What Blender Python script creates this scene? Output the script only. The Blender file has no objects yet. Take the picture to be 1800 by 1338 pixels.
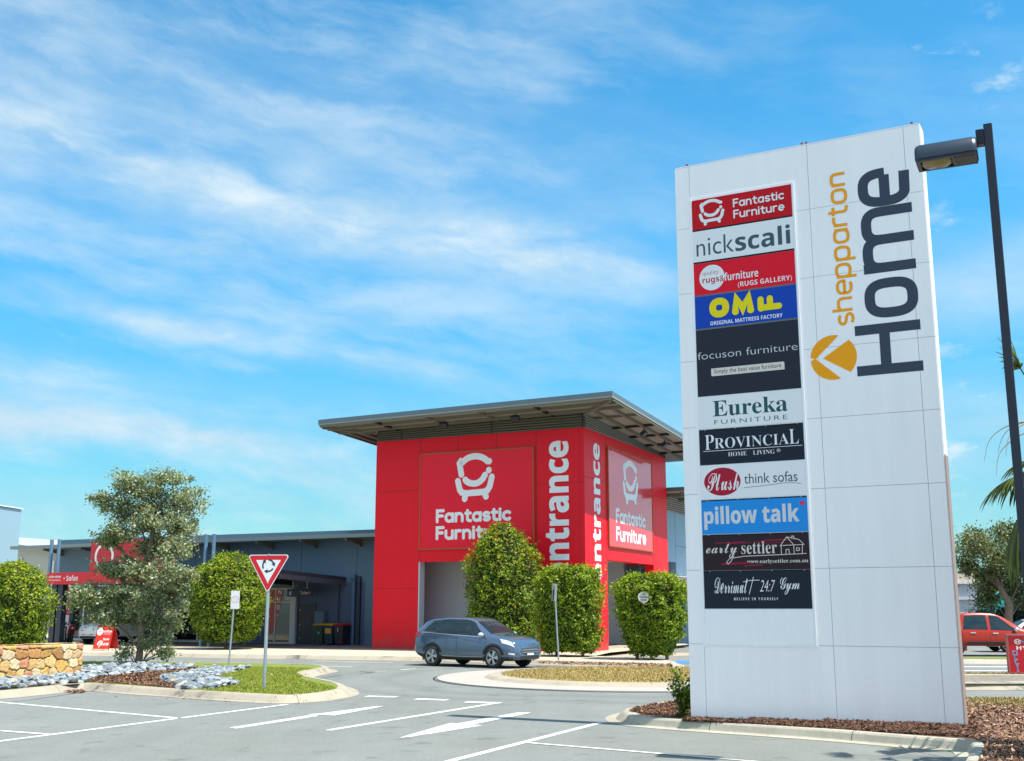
import bpy, math, random
import numpy as np
from mathutils import Vector, Matrix, noise as mnoise
from mathutils.geometry import tessellate_polygon
R = math.radians
rng = np.random.default_rng(7)
random.seed(7)
SC = bpy.context.scene
COL = SC.collection

# ------------------------------------------------------------------ camera
PITCH = R(11.31)
EYE = 2.0
cam = bpy.data.cameras.new('camera'); cam_o = bpy.data.objects.new('camera', cam); COL.objects.link(cam_o)
cam.lens = 40.0; cam.sensor_width = 36.0; cam.sensor_fit = 'HORIZONTAL'
cam.clip_start = 0.1; cam.clip_end = 3000
cam_o.location = (0, 0, EYE); cam_o.rotation_euler = (R(90) + PITCH, 0, 0)
SC.camera = cam_o
SC.view_settings.view_transform = 'Standard'; SC.view_settings.look = 'None'
SC.view_settings.gamma = 1.0; SC.view_settings.exposure = 1.05
SC.view_settings.use_curve_mapping = False
SC.cycles.max_bounces = 8; SC.cycles.use_denoising = True
SC.cycles.transparent_max_bounces = 8

# ------------------------------------------------------------------ sun and sky
SUN_AZ, SUN_EL = R(118.0), R(64.0)          # clockwise from +Y
sun = bpy.data.lights.new('sun', 'SUN'); sun.energy = 4.0; sun.angle = R(0.53); sun.color = (1.0, 0.95, 0.86)
sun_o = bpy.data.objects.new('sun', sun); COL.objects.link(sun_o)
SDIR = Vector((math.sin(SUN_AZ) * math.cos(SUN_EL), math.cos(SUN_AZ) * math.cos(SUN_EL), math.sin(SUN_EL)))
sun_o.rotation_euler = SDIR.to_track_quat('Z', 'Y').to_euler()
sun_o.location = (30, -15, 60)


class NT:
    """small helper to wire nodes"""
    def __init__(s, tree):
        s.t = tree; s.n = tree.nodes; s.l = tree.links

    def new(s, typ, **kw):
        x = s.n.new(typ)
        for k, v in kw.items():
            setattr(x, k, v)
        return x

    def put(s, sock, val):
        if isinstance(val, bpy.types.NodeSocket):
            s.l.new(val, sock)
        elif val is not None:
            sock.default_value = val

    def math(s, op, a, b=None, c=None, clamp=False):
        x = s.new('ShaderNodeMath', operation=op, use_clamp=clamp)
        s.put(x.inputs[0], a); s.put(x.inputs[1], b); s.put(x.inputs[2], c)
        return x.outputs[0]

    def mix(s, f, a, b, mode='MIX'):
        x = s.new('ShaderNodeMix', data_type='RGBA', blend_type=mode)
        s.put(x.inputs[0], f); s.put(x.inputs[6], a); s.put(x.inputs[7], b)
        return x.outputs[2]

    def noise(s, vec, scale, detail=4, rough=0.5, dist=0.0):
        x = s.new('ShaderNodeTexNoise')
        s.put(x.inputs['Vector'], vec); x.inputs['Scale'].default_value = scale
        x.inputs['Detail'].default_value = detail; x.inputs['Roughness'].default_value = rough
        x.inputs['Distortion'].default_value = dist
        return x.outputs['Fac']

    def ramp(s, f, stops):
        x = s.new('ShaderNodeValToRGB')
        el = x.color_ramp.elements
        while len(el) < len(stops):
            el.new(0.5)
        for e, (p, c) in zip(el, stops):
            e.position = p; e.color = (*c, 1) if len(c) == 3 else c
        s.put(x.inputs[0], f)
        return x.outputs[0]

    def smooth(s, x, a, b):
        m = s.new('ShaderNodeMapRange', interpolation_type='SMOOTHSTEP')
        s.put(m.inputs[0], x); m.inputs[1].default_value = a; m.inputs[2].default_value = b
        return m.outputs[0]

    def comb(s, x, y, z):
        c = s.new('ShaderNodeCombineXYZ')
        s.put(c.inputs[0], x); s.put(c.inputs[1], y); s.put(c.inputs[2], z)
        return c.outputs[0]


world = bpy.data.worlds.new('World'); SC.world = world; world.use_nodes = True


def build_sky():
    w = NT(world.node_tree)
    bg = w.n['Background']
    sky = w.new('ShaderNodeTexSky', sky_type='NISHITA')
    sky.sun_disc = False; sky.sun_elevation = SUN_EL; sky.sun_rotation = SUN_AZ
    sky.altitude = 100; sky.air_density = 1.0; sky.dust_density = 0.4; sky.ozone_density = 2.0
    tc = w.new('ShaderNodeTexCoord')
    sp = w.new('ShaderNodeSeparateXYZ'); w.l.new(tc.outputs['Generated'], sp.inputs[0])
    az = w.math('MULTIPLY', w.math('ARCTAN2', sp.outputs[0], sp.outputs[1]), 57.2958)
    el = w.math('MULTIPLY', w.math('ARCSINE', sp.outputs[2]), 57.2958)
    # warp
    base = w.comb(w.math('MULTIPLY', az, 0.05), w.math('MULTIPLY', el, 0.05), 0.0)
    wn = w.math('SUBTRACT', w.noise(base, 2.6, 4, 0.55), 0.5)
    wn2 = w.math('SUBTRACT', w.noise(base, 9.0, 5, 0.6), 0.5)
    # fibres that run along gently falling lines
    along = w.math('MULTIPLY_ADD', az, 0.15, el)           # constant along a streak
    alongw = w.math('ADD', along, w.math('MULTIPLY', wn, 2.6))
    fib = w.noise(w.comb(w.math('MULTIPLY', az, 0.055), w.math('MULTIPLY', alongw, 0.20), 3.0), 1.5, 7, 0.60, 0.0)
    puff = w.noise(w.comb(w.math('MULTIPLY', az, 0.14), w.math('MULTIPLY', el, 0.27), 8.0), 1.6, 7, 0.62, 0.2)
    total = None
    #        az0,  el0, slope,  width, azmin, azmax, gain
    bands = [(-12, 19.7, -0.16, 2.0, -34, 11, 0.95),
             (-24, 22.0, -0.10, 3.6, -60, -4, 0.70),
             (-9, 12.3, -0.17, 0.85, -22, 4, 0.85),
             (-24, 8.6, -0.06, 1.05, -60, -8, 0.95),
             (-4, 24.6, -0.20, 2.2, -20, 22, 0.30),
             (-20, 4.6, -0.02, 1.2, -60, -12, 0.55),
             (2, 9.4, -0.05, 1.2, -14, 16, 0.35),
             (20, 14.3, 0.18, 2.3, 14, 60, 0.50),
             (18, 8.0, 0.0, 2.0, 8, 60, 0.60),
             (-22, 10.8, -0.12, 1.6, -60, -2, 0.34), (6, 19.0, -0.12, 3.0, -14, 16, 0.32)]
    for a0, e0, sl, wd, amin, amax, g in bands:
        line = w.math('MULTIPLY_ADD', w.math('SUBTRACT', az, a0), sl, e0)
        d = w.math('SUBTRACT', el, line)
        d = w.math('ADD', d, w.math('MULTIPLY', wn, 2.2 * min(1.0, wd)))
        d = w.math('ADD', d, w.math('MULTIPLY', wn2, 1.1 * min(1.0, wd)))
        q = w.math('DIVIDE', d, wd)
        m = w.math('POWER', 2.71828, w.math('MULTIPLY', w.math('MULTIPLY', q, q), -1.0))
        m = w.math('MULTIPLY', m, w.smooth(az, amin - 6, amin + 4))
        m = w.math('MULTIPLY', m, w.math('SUBTRACT', 1.0, w.smooth(az, amax - 9, amax + 3)))
        m = w.math('MULTIPLY', m, g)
        total = m if total is None else w.math('MAXIMUM', total, m)
    # wispy texture inside the streaks
    tex = w.math('MULTIPLY_ADD', w.smooth(fib, 0.33, 0.64), 0.74, 0.30)
    streak = w.math('MULTIPLY', total, tex)
    # thin veil everywhere, more to the left, less high on the right
    veil = w.smooth(fib, 0.36, 0.74)
    side = w.math('MULTIPLY_ADD', w.math('SUBTRACT', 1.0, w.smooth(az, -14, 24)), 0.46, 0.18)
    veil = w.math('MULTIPLY', veil, side)
    # lumpy low cloud on the right, near the horizon
    low = w.math('MULTIPLY', w.smooth(puff, 0.48, 0.72), w.math('SUBTRACT', 1.0, w.smooth(el, 9.0, 19.0)))
    low = w.math('MULTIPLY', low, w.math('MULTIPLY_ADD', w.smooth(az, 2, 16), 0.62, 0.10))
    hi = w.math('MULTIPLY', w.smooth(puff, 0.52, 0.75), w.math('MULTIPLY', w.smooth(az, 15, 21), 0.55))
    cl = w.math('MAXIMUM', w.math('MAXIMUM', streak, low), w.math('MAXIMUM', hi, veil))
    haze = w.math('MULTIPLY', w.math('SUBTRACT', 1.0, w.smooth(el, -2.0, 13.0)), 0.30)
    # unseen broken cloud added behind the viewer to brighten the shaded fronts
    back = w.math('MULTIPLY', w.smooth(w.math('ABSOLUTE', az), 62, 100), w.math('MULTIPLY', w.smooth(puff, 0.36, 0.58), w.smooth(el, -2.0, 8.0)))
    cl = w.math('MAXIMUM', cl, w.math('MULTIPLY', back, 0.85))
    cl = w.math('ADD', cl, haze, clamp=True)
    lowm = w.math('SUBTRACT', 1.0, w.smooth(el, 0.0, 20.0))
    tcol = w.mix(lowm, (0.30, 0.96, 1.10, 1), (0.24, 0.60, 0.62, 1))
    tint = w.mix(1.0, sky.outputs[0], tcol, 'MULTIPLY')
    white = w.ramp(w.smooth(puff, 0.35, 0.8), [(0.0, (2.8, 3.8, 4.5)), (1.0, (4.0, 4.6, 4.9))])
    white = w.mix(back, white, (5.6, 6.1, 7.0, 1))
    col = w.mix(cl, tint, white)
    w.l.new(col, bg.inputs['Color'])
    bg.inputs['Strength'].default_value = 0.10


build_sky()

# ------------------------------------------------------------------ pixel of the photo (1800 x 1338) -> ground point
def G(px, py, z=0.0):
    x = px - 900.0; v = 669.0 - py; f = 2000.0
    up = f * math.sin(PITCH) + v * math.cos(PITCH); fw = f * math.cos(PITCH) - v * math.sin(PITCH)
    t = (z - EYE) / up
    return (x * t, fw * t)


def GL(pts, z=0.0):
    return [G(a, b, z) for a, b in pts]


# ------------------------------------------------------------------ materials
MATS = {}


def M(name, col, rough=0.6, metal=0.0, noise=None, bump=None, spec=0.5, coat=0.0, trans=0.0):
    if name in MATS:
        return MATS[name]
    m = bpy.data.materials.new(name); m.use_nodes = True
    w = NT(m.node_tree); b = w.n['Principled BSDF']
    b.inputs['Base Color'].default_value = (*col, 1); b.inputs['Roughness'].default_value = rough
    b.inputs['Metallic'].default_value = metal; b.inputs['Specular IOR Level'].default_value = spec
    b.inputs['Coat Weight'].default_value = coat
    tc = None
    if noise:
        tc = w.new('ShaderNodeTexCoord')
        res = None
        for sc, amt in (noise if isinstance(noise, list) else [noise]):
            f = w.noise(tc.outputs['Object'], sc, 5, 0.6)
            k = w.math('MULTIPLY_ADD', w.math('SUBTRACT', f, 0.5), 2 * amt, 1.0)
            res = k if res is None else w.math('MULTIPLY', res, k)
        w.put(b.inputs['Base Color'], w.mix(1.0, (*col, 1), w.comb(res, res, res), 'MULTIPLY'))
    if bump:
        tc = tc or w.new('ShaderNodeTexCoord')
        bp = w.new('ShaderNodeBump'); bp.inputs['Strength'].default_value = bump[1]; bp.inputs['Distance'].default_value = 0.02
        w.put(bp.inputs['Height'], w.noise(tc.outputs['Object'], bump[0], 4, 0.6))
        w.l.new(bp.outputs[0], b.inputs['Normal'])
    if trans:
        tr = w.new('ShaderNodeBsdfTranslucent'); tr.inputs[0].default_value = (col[0] * 1.3, col[1] * 1.4, col[2] * 0.6, 1)
        mx = w.new('ShaderNodeMixShader'); mx.inputs[0].default_value = trans
        w.l.new(b.outputs[0], mx.inputs[1]); w.l.new(tr.outputs[0], mx.inputs[2])
        w.l.new(mx.outputs[0], w.n['Material Output'].inputs[0])
    MATS[name] = m
    return m


def streaked(name, col, rough, amt=0.10, metal=0.0, spec=0.5, vscale=(1.2, 1.2, 0.12)):
    """painted panel with faint vertical runs of dirt"""
    if name in MATS:
        return MATS[name]
    m = M(name, col, rough, metal, spec=spec)
    w = NT(m.node_tree); b = w.n['Principled BSDF']
    tc = w.new('ShaderNodeTexCoord'); mp = w.new('ShaderNodeMapping'); mp.inputs['Scale'].default_value = vscale
    w.l.new(tc.outputs['Object'], mp.inputs[0])
    f = w.noise(mp.outputs[0], 3.0, 7, 0.65); g = w.noise(tc.outputs['Object'], 0.35, 3, 0.5)
    k = w.math('MULTIPLY_ADD', w.math('SUBTRACT', f, 0.5), 2 * amt, 1.0)
    k = w.math('MULTIPLY', k, w.math('MULTIPLY_ADD', w.math('SUBTRACT', g, 0.5), amt, 1.0))
    w.put(b.inputs['Base Color'], w.mix(1.0, (*col, 1), w.comb(k, k, k), 'MULTIPLY'))
    rr = w.math('MULTIPLY_ADD', w.math('SUBTRACT', f, 0.5), 0.2, rough)
    w.put(b.inputs['Roughness'], rr)
    return m


def glass(name, tint=(0.02, 0.03, 0.035), rough=0.03, alpha=0.35):
    """a window pane: part reflecting, part seen through"""
    if name in MATS:
        return MATS[name]
    m = bpy.data.materials.new(name); m.use_nodes = True
    w = NT(m.node_tree); b = w.n['Principled BSDF']
    b.inputs['Base Color'].default_value = (*tint, 1); b.inputs['Roughness'].default_value = rough
    b.inputs['Specular IOR Level'].default_value = 0.9
    b.inputs['Alpha'].default_value = alpha
    MATS[name] = m
    return m


# ------------------------------------------------------------------ mesh builder
class MB:
    def __init__(s):
        s.v = []; s.f = []; s.m = []; s.sm = []

    def add(s, vs, fs, mi=0, smooth=False):
        b = len(s.v); s.v.extend([tuple(p) for p in vs])
        for f in fs:
            s.f.append([b + i for i in f]); s.m.append(mi); s.sm.append(smooth)
        return s

    def box(s, x0, x1, y0, y1, z0, z1, mi=0, mat=None):
        vs = [(x0, y0, z0), (x1, y0, z0), (x1, y1, z0), (x0, y1, z0), (x0, y0, z1), (x1, y0, z1), (x1, y1, z1), (x0, y1, z1)]
        if mat is not None:
            vs = [mat @ Vector(p) for p in vs]
        return s.add(vs, [(3, 2, 1, 0), (4, 5, 6, 7), (0, 1, 5, 4), (1, 2, 6, 5), (2, 3, 7, 6), (3, 0, 4, 7)], mi)

    def rbox(s, x0, x1, y0, y1, z0, z1, r=0.02, mi=0, mat=None):
        """box with chamfered edges"""
        import bmesh
        bm = bmesh.new(); bmesh.ops.create_cube(bm, size=1.0)
        for v in bm.verts:
            v.co = Vector(((x0 + x1) / 2 + v.co.x * (x1 - x0), (y0 + y1) / 2 + v.co.y * (y1 - y0), (z0 + z1) / 2 + v.co.z * (z1 - z0)))
        bmesh.ops.bevel(bm, geom=bm.edges[:], offset=r, segments=2, profile=0.5, affect='EDGES')
        vs = [v.co.copy() for v in bm.verts]
        if mat is not None:
            vs = [mat @ p for p in vs]
        bm.verts.index_update()
        s.add(vs, [[v.index for v in f.verts] for f in bm.faces], mi, False)
        bm.free()
        return s

    def hexa(s, lo, hi, mi=0):
        """8 corners: lo 4 then hi 4"""
        return s.add(list(lo) + list(hi), [(3, 2, 1, 0), (4, 5, 6, 7), (0, 1, 5, 4), (1, 2, 6, 5), (2, 3, 7, 6), (3, 0, 4, 7)], mi)

    def prism(s, poly, z0, z1, mi=0, side=None):
        n = len(poly)
        tri = tessellate_polygon([[Vector((p[0], p[1], 0)) for p in poly]])
        vs = [(p[0], p[1], z1) for p in poly] + [(p[0], p[1], z0) for p in poly]
        s.add(vs, [tuple(t) for t in tri], mi)
        b = len(s.v) - 2 * n
        for i in range(n):
            j = (i + 1) % n
            s.f.append([b + i, b + j, b + n + j, b + n + i]); s.m.append(mi if side is None else side); s.sm.append(False)
        return s

    def sheet(s, poly, z, mi=0):
        tri = tessellate_polygon([[Vector((p[0], p[1], 0)) for p in poly]])
        return s.add([(p[0], p[1], z) for p in poly], [tuple(t) for t in tri], mi)

    def tube(s, pts, rad, n=8, mi=0, cap=True, smooth=True):
        pts = [Vector(p) for p in pts]
        if not isinstance(rad, (list, tuple)):
            rad = [rad] * len(pts)
        rings = []; prev = None
        for i, p in enumerate(pts):
            d = (pts[min(i + 1, len(pts) - 1)] - pts[max(i - 1, 0)]).normalized()
            a = prev if prev is not None else (Vector((0, 0, 1)) if abs(d.z) < 0.9 else Vector((1, 0, 0)))
            u = (a - d * a.dot(d)).normalized(); prev = u; v = d.cross(u)
            rings.append([p + (u * math.cos(t) + v * math.sin(t)) * rad[i] for t in [2 * math.pi * k / n for k in range(n)]])
        vs = [q for r in rings for q in r]; fs = []
        for i in range(len(pts) - 1):
            for k in range(n):
                a = i * n + k; b = i * n + (k + 1) % n
                fs.append((a, b, b + n, a + n))
        s.add(vs, fs, mi, smooth)
        if cap:
            s.add(rings[0], [tuple(range(n))[::-1]], mi); s.add(rings[-1], [tuple(range(n))], mi)
        return s

    def lathe(s, prof, n=24, axis='z', center=(0, 0, 0), mi=0, smooth=True):
        c = Vector(center); vs = []; m = len(prof)
        for k in range(n):
            t = 2 * math.pi * k / n; ct, st = math.cos(t), math.sin(t)
            for r, h in prof:
                p = (r * ct, r * st, h) if axis == 'z' else ((r * ct, h, r * st) if axis == 'y' else (h, r * ct, r * st))
                vs.append(c + Vector(p))
        fs = []
        for k in range(n):
            for i in range(m - 1):
                a = k * m + i; b = ((k + 1) % n) * m + i
                fs.append((a, b, b + 1, a + 1))
        return s.add(vs, fs, mi, smooth)

    def disc(s, c, r, n=32, axis='y', mi=0, ry=None):
        c = Vector(c); ry = ry or r; vs = []
        for k in range(n):
            t = 2 * math.pi * k / n; a, b = r * math.cos(t), ry * math.sin(t)
            vs.append(c + Vector((a, 0, b) if axis == 'y' else ((0, a, b) if axis == 'x' else (a, b, 0))))
        return s.add(vs, [tuple(range(n))], mi)

    def build(s, name, mat, parent=None, smooth=None):
        me = bpy.data.meshes.new(name); me.from_pydata(s.v, [], s.f)
        for m in (mat if isinstance(mat, (list, tuple)) else [mat]):
            me.materials.append(m)
        if len(s.f):
            me.polygons.foreach_set('material_index', s.m)
            me.polygons.foreach_set('use_smooth', s.sm if smooth is None else [smooth] * len(s.f))
        me.update()
        o = bpy.data.objects.new(name, me); COL.objects.link(o)
        if parent is not None:
            o.parent = parent
        return o


def quads(name, P, A, B, mats, mi=None, parent=None):
    """many loose rhombic faces: corners P-A, P+B, P+A, P-B"""
    n = len(P)
    V = np.stack([P - A, P + B, P + A, P - B], axis=1).reshape(-1, 3).astype(np.float32)
    me = bpy.data.meshes.new(name)
    me.vertices.add(4 * n); me.vertices.foreach_set('co', V.ravel())
    me.loops.add(4 * n); me.loops.foreach_set('vertex_index', np.arange(4 * n, dtype=np.int32))
    me.polygons.add(n); me.polygons.foreach_set('loop_start', np.arange(0, 4 * n, 4, dtype=np.int32))
    for m in mats:
        me.materials.append(m)
    if mi is not None:
        me.polygons.foreach_set('material_index', np.asarray(mi, dtype=np.int32))
    me.update(calc_edges=True); me.validate()
    o = bpy.data.objects.new(name, me); COL.objects.link(o)
    if parent is not None:
        o.parent = parent
    return o


def tag(o, label=None, cat=None, group=None, kind=None):
    if label: o['label'] = label
    if cat: o['category'] = cat
    if group: o['group'] = group
    if kind: o['kind'] = kind
    return o


def thing(name, label, cat, loc=(0, 0, 0), rz=0.0, group=None):
    o = bpy.data.objects.new(name, None); COL.objects.link(o)
    o.location = loc; o.rotation_euler = (0, 0, rz); o.empty_display_size = 0.2
    return tag(o, label, cat, group)


def dup(root, loc, rz, label, group=None):
    r = root.copy(); COL.objects.link(r); r.location = loc; r.rotation_euler = (0, 0, rz); r['label'] = label
    if group: r['group'] = group
    for ch in list(root.children):
        c = ch.copy(); COL.objects.link(c); c.parent = r
        for g in list(ch.children):
            d = g.copy(); COL.objects.link(d); d.parent = c
    return r


def struct(mb, name, mat):
    return tag(mb.build(name, mat), kind='structure')


# ------------------------------------------------------------------ lettering
def arc(cx, cy, rx, ry, a0, a1, n=14, p=2.0):
    out = []
    for i in range(n + 1):
        t = R(a0 + (a1 - a0) * i / n); c, s_ = math.cos(t), math.sin(t)
        out.append((cx + rx * math.copysign(abs(c) ** (2 / p), c), cy + ry * math.copysign(abs(s_) ** (2 / p), s_)))
    return out


def glyph(ch, p=2.0, xh=0.68):
    """centre lines of a plain monoline letter: (strokes, advance)"""
    h = xh / 2; r = 0.25
    if ch == 'F': return [[(0, 0), (0, 1), (.46, 1)], [(0, .52), (.40, .52)]], .66
    if ch == 'H': return [[(0, 0), (0, 1)], [(.6, 0), (.6, 1)], [(0, .52), (.6, .52)]], .85
    if ch == 'a': return [arc(.26, h, .26, h, 0, 360, 24, p), [(.52, xh), (.52, 0)]], .76
    if ch == 'n': return [[(0, 0), (0, xh)], arc(.24, xh - .26, .24, .26, 180, 0, 14, p) + [(.48, 0)]], .73
    if ch == 'h': return [[(0, 0), (0, 1)], arc(.24, xh - .26, .24, .26, 180, 0, 14, p) + [(.48, 0)]], .73
    if ch == 't': return [[(.14, .92)] + arc(.32, .17, .18, .17, 180, 275, 8) + [(.38, 0.0)], [(0, xh), (.36, xh)]], .58
    if ch == 's': return [arc(.21, xh * .745, .2, xh * .255, 35, 262, 12) + arc(.22, xh * .245, .2, xh * .245, 82, -145, 12)], .62
    if ch == 'i': return [[(0, 0), (0, xh)], [(0, .93), (0, .94)]], .25
    if ch == 'c': return [arc(.27, h, .27, h, 48, 312, 20, p)], .68
    if ch == 'u': return [[(0, xh)] + arc(.24, .25, .24, .25, 180, 360, 14, p), [(.48, xh), (.48, 0)]], .73
    if ch == 'r': return [[(0, 0), (0, xh)], arc(.25, xh - .27, .25, .27, 180, 72, 8, p)], (.46 if p > 2.5 else .56)
    if ch == 'e': return [[(.02, h * .98), (.51, h * .98)] + arc(.26, h, .26, h, 0, 308, 20, p)], .72
    if ch == 'o': return [arc(.27, h, .27, h, 0, 360, 28, p)], .78
    if ch == 'p': return [[(0, -.30), (0, xh)], arc(.26, h, .26, h, 0, 360, 24, p)], .76
    if ch == 'm': return [[(0, 0), (0, xh)], arc(.22, xh - .24, .22, .24, 180, 0, 12, p) + [(.44, 0)], arc(.66, xh - .24, .22, .24, 180, 0, 12, p) + [(.88, 0)]], 1.12
    return [], .4


def stroke_word(word, p=2.0, track=0.0, xh=0.68):
    out = []; x = 0.0
    for ch in word:
        st, adv = glyph(ch, p, xh)
        out += [[(a + x, b) for a, b in s] for s in st]
        x += adv + track
    return out


def fit(strokes, x0, x1, y0, cap):
    """scale strokes so that x fills x0..x1, baseline at y0 and height 1 -> cap (centre lines)"""
    xs = [a for s in strokes for a, b in s]; lo, hi = min(xs), max(xs)
    k = (x1 - x0) / (hi - lo)
    return [[(x0 + (a - lo) * k, y0 + b * cap) for a, b in s] for s in strokes]


def strip(strokes, wid, round_cap=True):
    """flat ribbons along polylines -> 2D+depth verts and faces; each ribbon a hair above the last"""
    V, F_ = [], []; h = 0.0
    for s in strokes:
        pts = [Vector(q) for q in s]
        q = [pts[0]]
        for a in pts[1:]:
            if (a - q[-1]).length > 1e-5: q.append(a)
        pts = q
        if len(pts) == 1: pts = [pts[0], pts[0] + Vector((1e-4, 0))]
        closed = (pts[0] - pts[-1]).length < 1e-3 and len(pts) > 4
        if closed: pts = pts[:-1]
        n = len(pts); L, Rr = [], []
        for i in range(n):
            if closed:
                d0 = (pts[i] - pts[i - 1]).normalized(); d1 = (pts[(i + 1) % n] - pts[i]).normalized()
            else:
                d0 = (pts[i] - pts[max(i - 1, 0)]); d1 = (pts[min(i + 1, n - 1)] - pts[i])
                d0 = d0.normalized() if d0.length > 0 else d1.normalized()
                d1 = d1.normalized() if d1.length > 0 else d0
            t = d0 + d1
            t = t.normalized() if t.length > 1e-6 else d1
            nn = Vector((-t.y, t.x)); c = max(0.5, abs(nn.dot(Vector((-d1.y, d1.x)))))
            L.append(pts[i] + nn * (wid / 2 / c)); Rr.append(pts[i] - nn * (wid / 2 / c))
        b = len(V); h += 0.0004
        for i in range(n):
            V.append((L[i].x, L[i].y, h)); V.append((Rr[i].x, Rr[i].y, h))
        for i in range(n if closed else n - 1):
            j = (i + 1) % n
            F_.append((b + 2 * i, b + 2 * i + 1, b + 2 * j + 1, b + 2 * j))
        if round_cap and not closed:
            for e, o in ((0, 1), (n - 1, n - 2)):
                d = (pts[e] - pts[o]).normalized(); a0 = math.atan2(d.y, d.x)
                bb = len(V); k = 8
                for i in range(k + 1):
                    t = a0 - math.pi / 2 + math.pi * i / k
                    V.append((pts[e].x + math.cos(t) * wid / 2, pts[e].y + math.sin(t) * wid / 2, h))
                F_.append(tuple(range(bb, bb + k + 1)))
    return V, F_


STY = {'bsans': (0x1D5D4, 0x1D5EE, 0x1D7EC), 'bserif': (0x1D400, 0x1D41A, 0x1D7CE), 'bscript': (0x1D4D0, 0x1D4EA, None),
       'script': (0x1D49C, 0x1D4B6, None), 'iserif': (0x1D434, 0x1D44E, None), 'bitsans': (0x1D63C, 0x1D656, None), 'biserif': (0x1D468, 0x1D482, None)}
HOLES = {0x1D49D: 0x212C, 0x1D4A0: 0x2130, 0x1D4A1: 0x2131, 0x1D4A3: 0x210B, 0x1D4A4: 0x2110, 0x1D4A7: 0x2112, 0x1D4A8: 0x2133, 0x1D4AD: 0x211B,
         0x1D4BA: 0x212F, 0x1D4BC: 0x210A, 0x1D4C4: 0x2134, 0x1D455: 0x210E}


def styled(s, sty):
    if not sty: return s
    A, a, d = STY[sty]; out = ''
    for c in s:
        k = ord(c)
        if 'A' <= c <= 'Z': k = A + ord(c) - 65
        elif 'a' <= c <= 'z': k = a + ord(c) - 97
        elif '0' <= c <= '9' and d: k = d + ord(c) - 48
        out += chr(HOLES.get(k, k))
    return out


_txt_cache = {}


def text2d(s, sty=None, x0=0, x1=1, y0=0, y1=1, off=0.0, shear=0.0, space=1.0, keep=False):
    """outline text scaled so that its ink fills the box x0..x1, y0..y1"""
    key = (s, sty, off, shear, space)
    if key not in _txt_cache:
        c = bpy.data.curves.new('text', 'FONT'); c.body = styled(s, sty); c.offset = off; c.shear = shear; c.space_character = space
        c.resolution_u = 4
        o = bpy.data.objects.new('text', c); COL.objects.link(o)
        dg = bpy.context.evaluated_depsgraph_get()
        me = bpy.data.meshes.new_from_object(o.evaluated_get(dg))
        _txt_cache[key] = ([(v.co.x, v.co.y) for v in me.vertices], [tuple(p.vertices) for p in me.polygons])
        bpy.data.meshes.remove(me); bpy.data.objects.remove(o); bpy.data.curves.remove(c)
    vs, fs = _txt_cache[key]
    xs = [a for a, b in vs]; ys = [b for a, b in vs]
    kx = (x1 - x0) / (max(xs) - min(xs)); ky = (y1 - y0) / (max(ys) - min(ys))
    return [(x0 + (a - min(xs)) * kx, y0 + (b - min(ys)) * ky, 0.0) for a, b in vs], fs


def join2d(*parts):
    V, F_ = [], []
    for v, f in parts:
        b = len(V); V += v; F_ += [tuple(i + b for i in q) for q in f]
    return V, F_


def flat(name, vf, fn, mat, parent):
    """a 2D drawing laid on a face: fn(x, y, depth) -> 3D point"""
    mb = MB(); mb.add([fn(*p) for p in vf[0]], vf[1])
    return mb.build(name, mat, parent)
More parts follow.
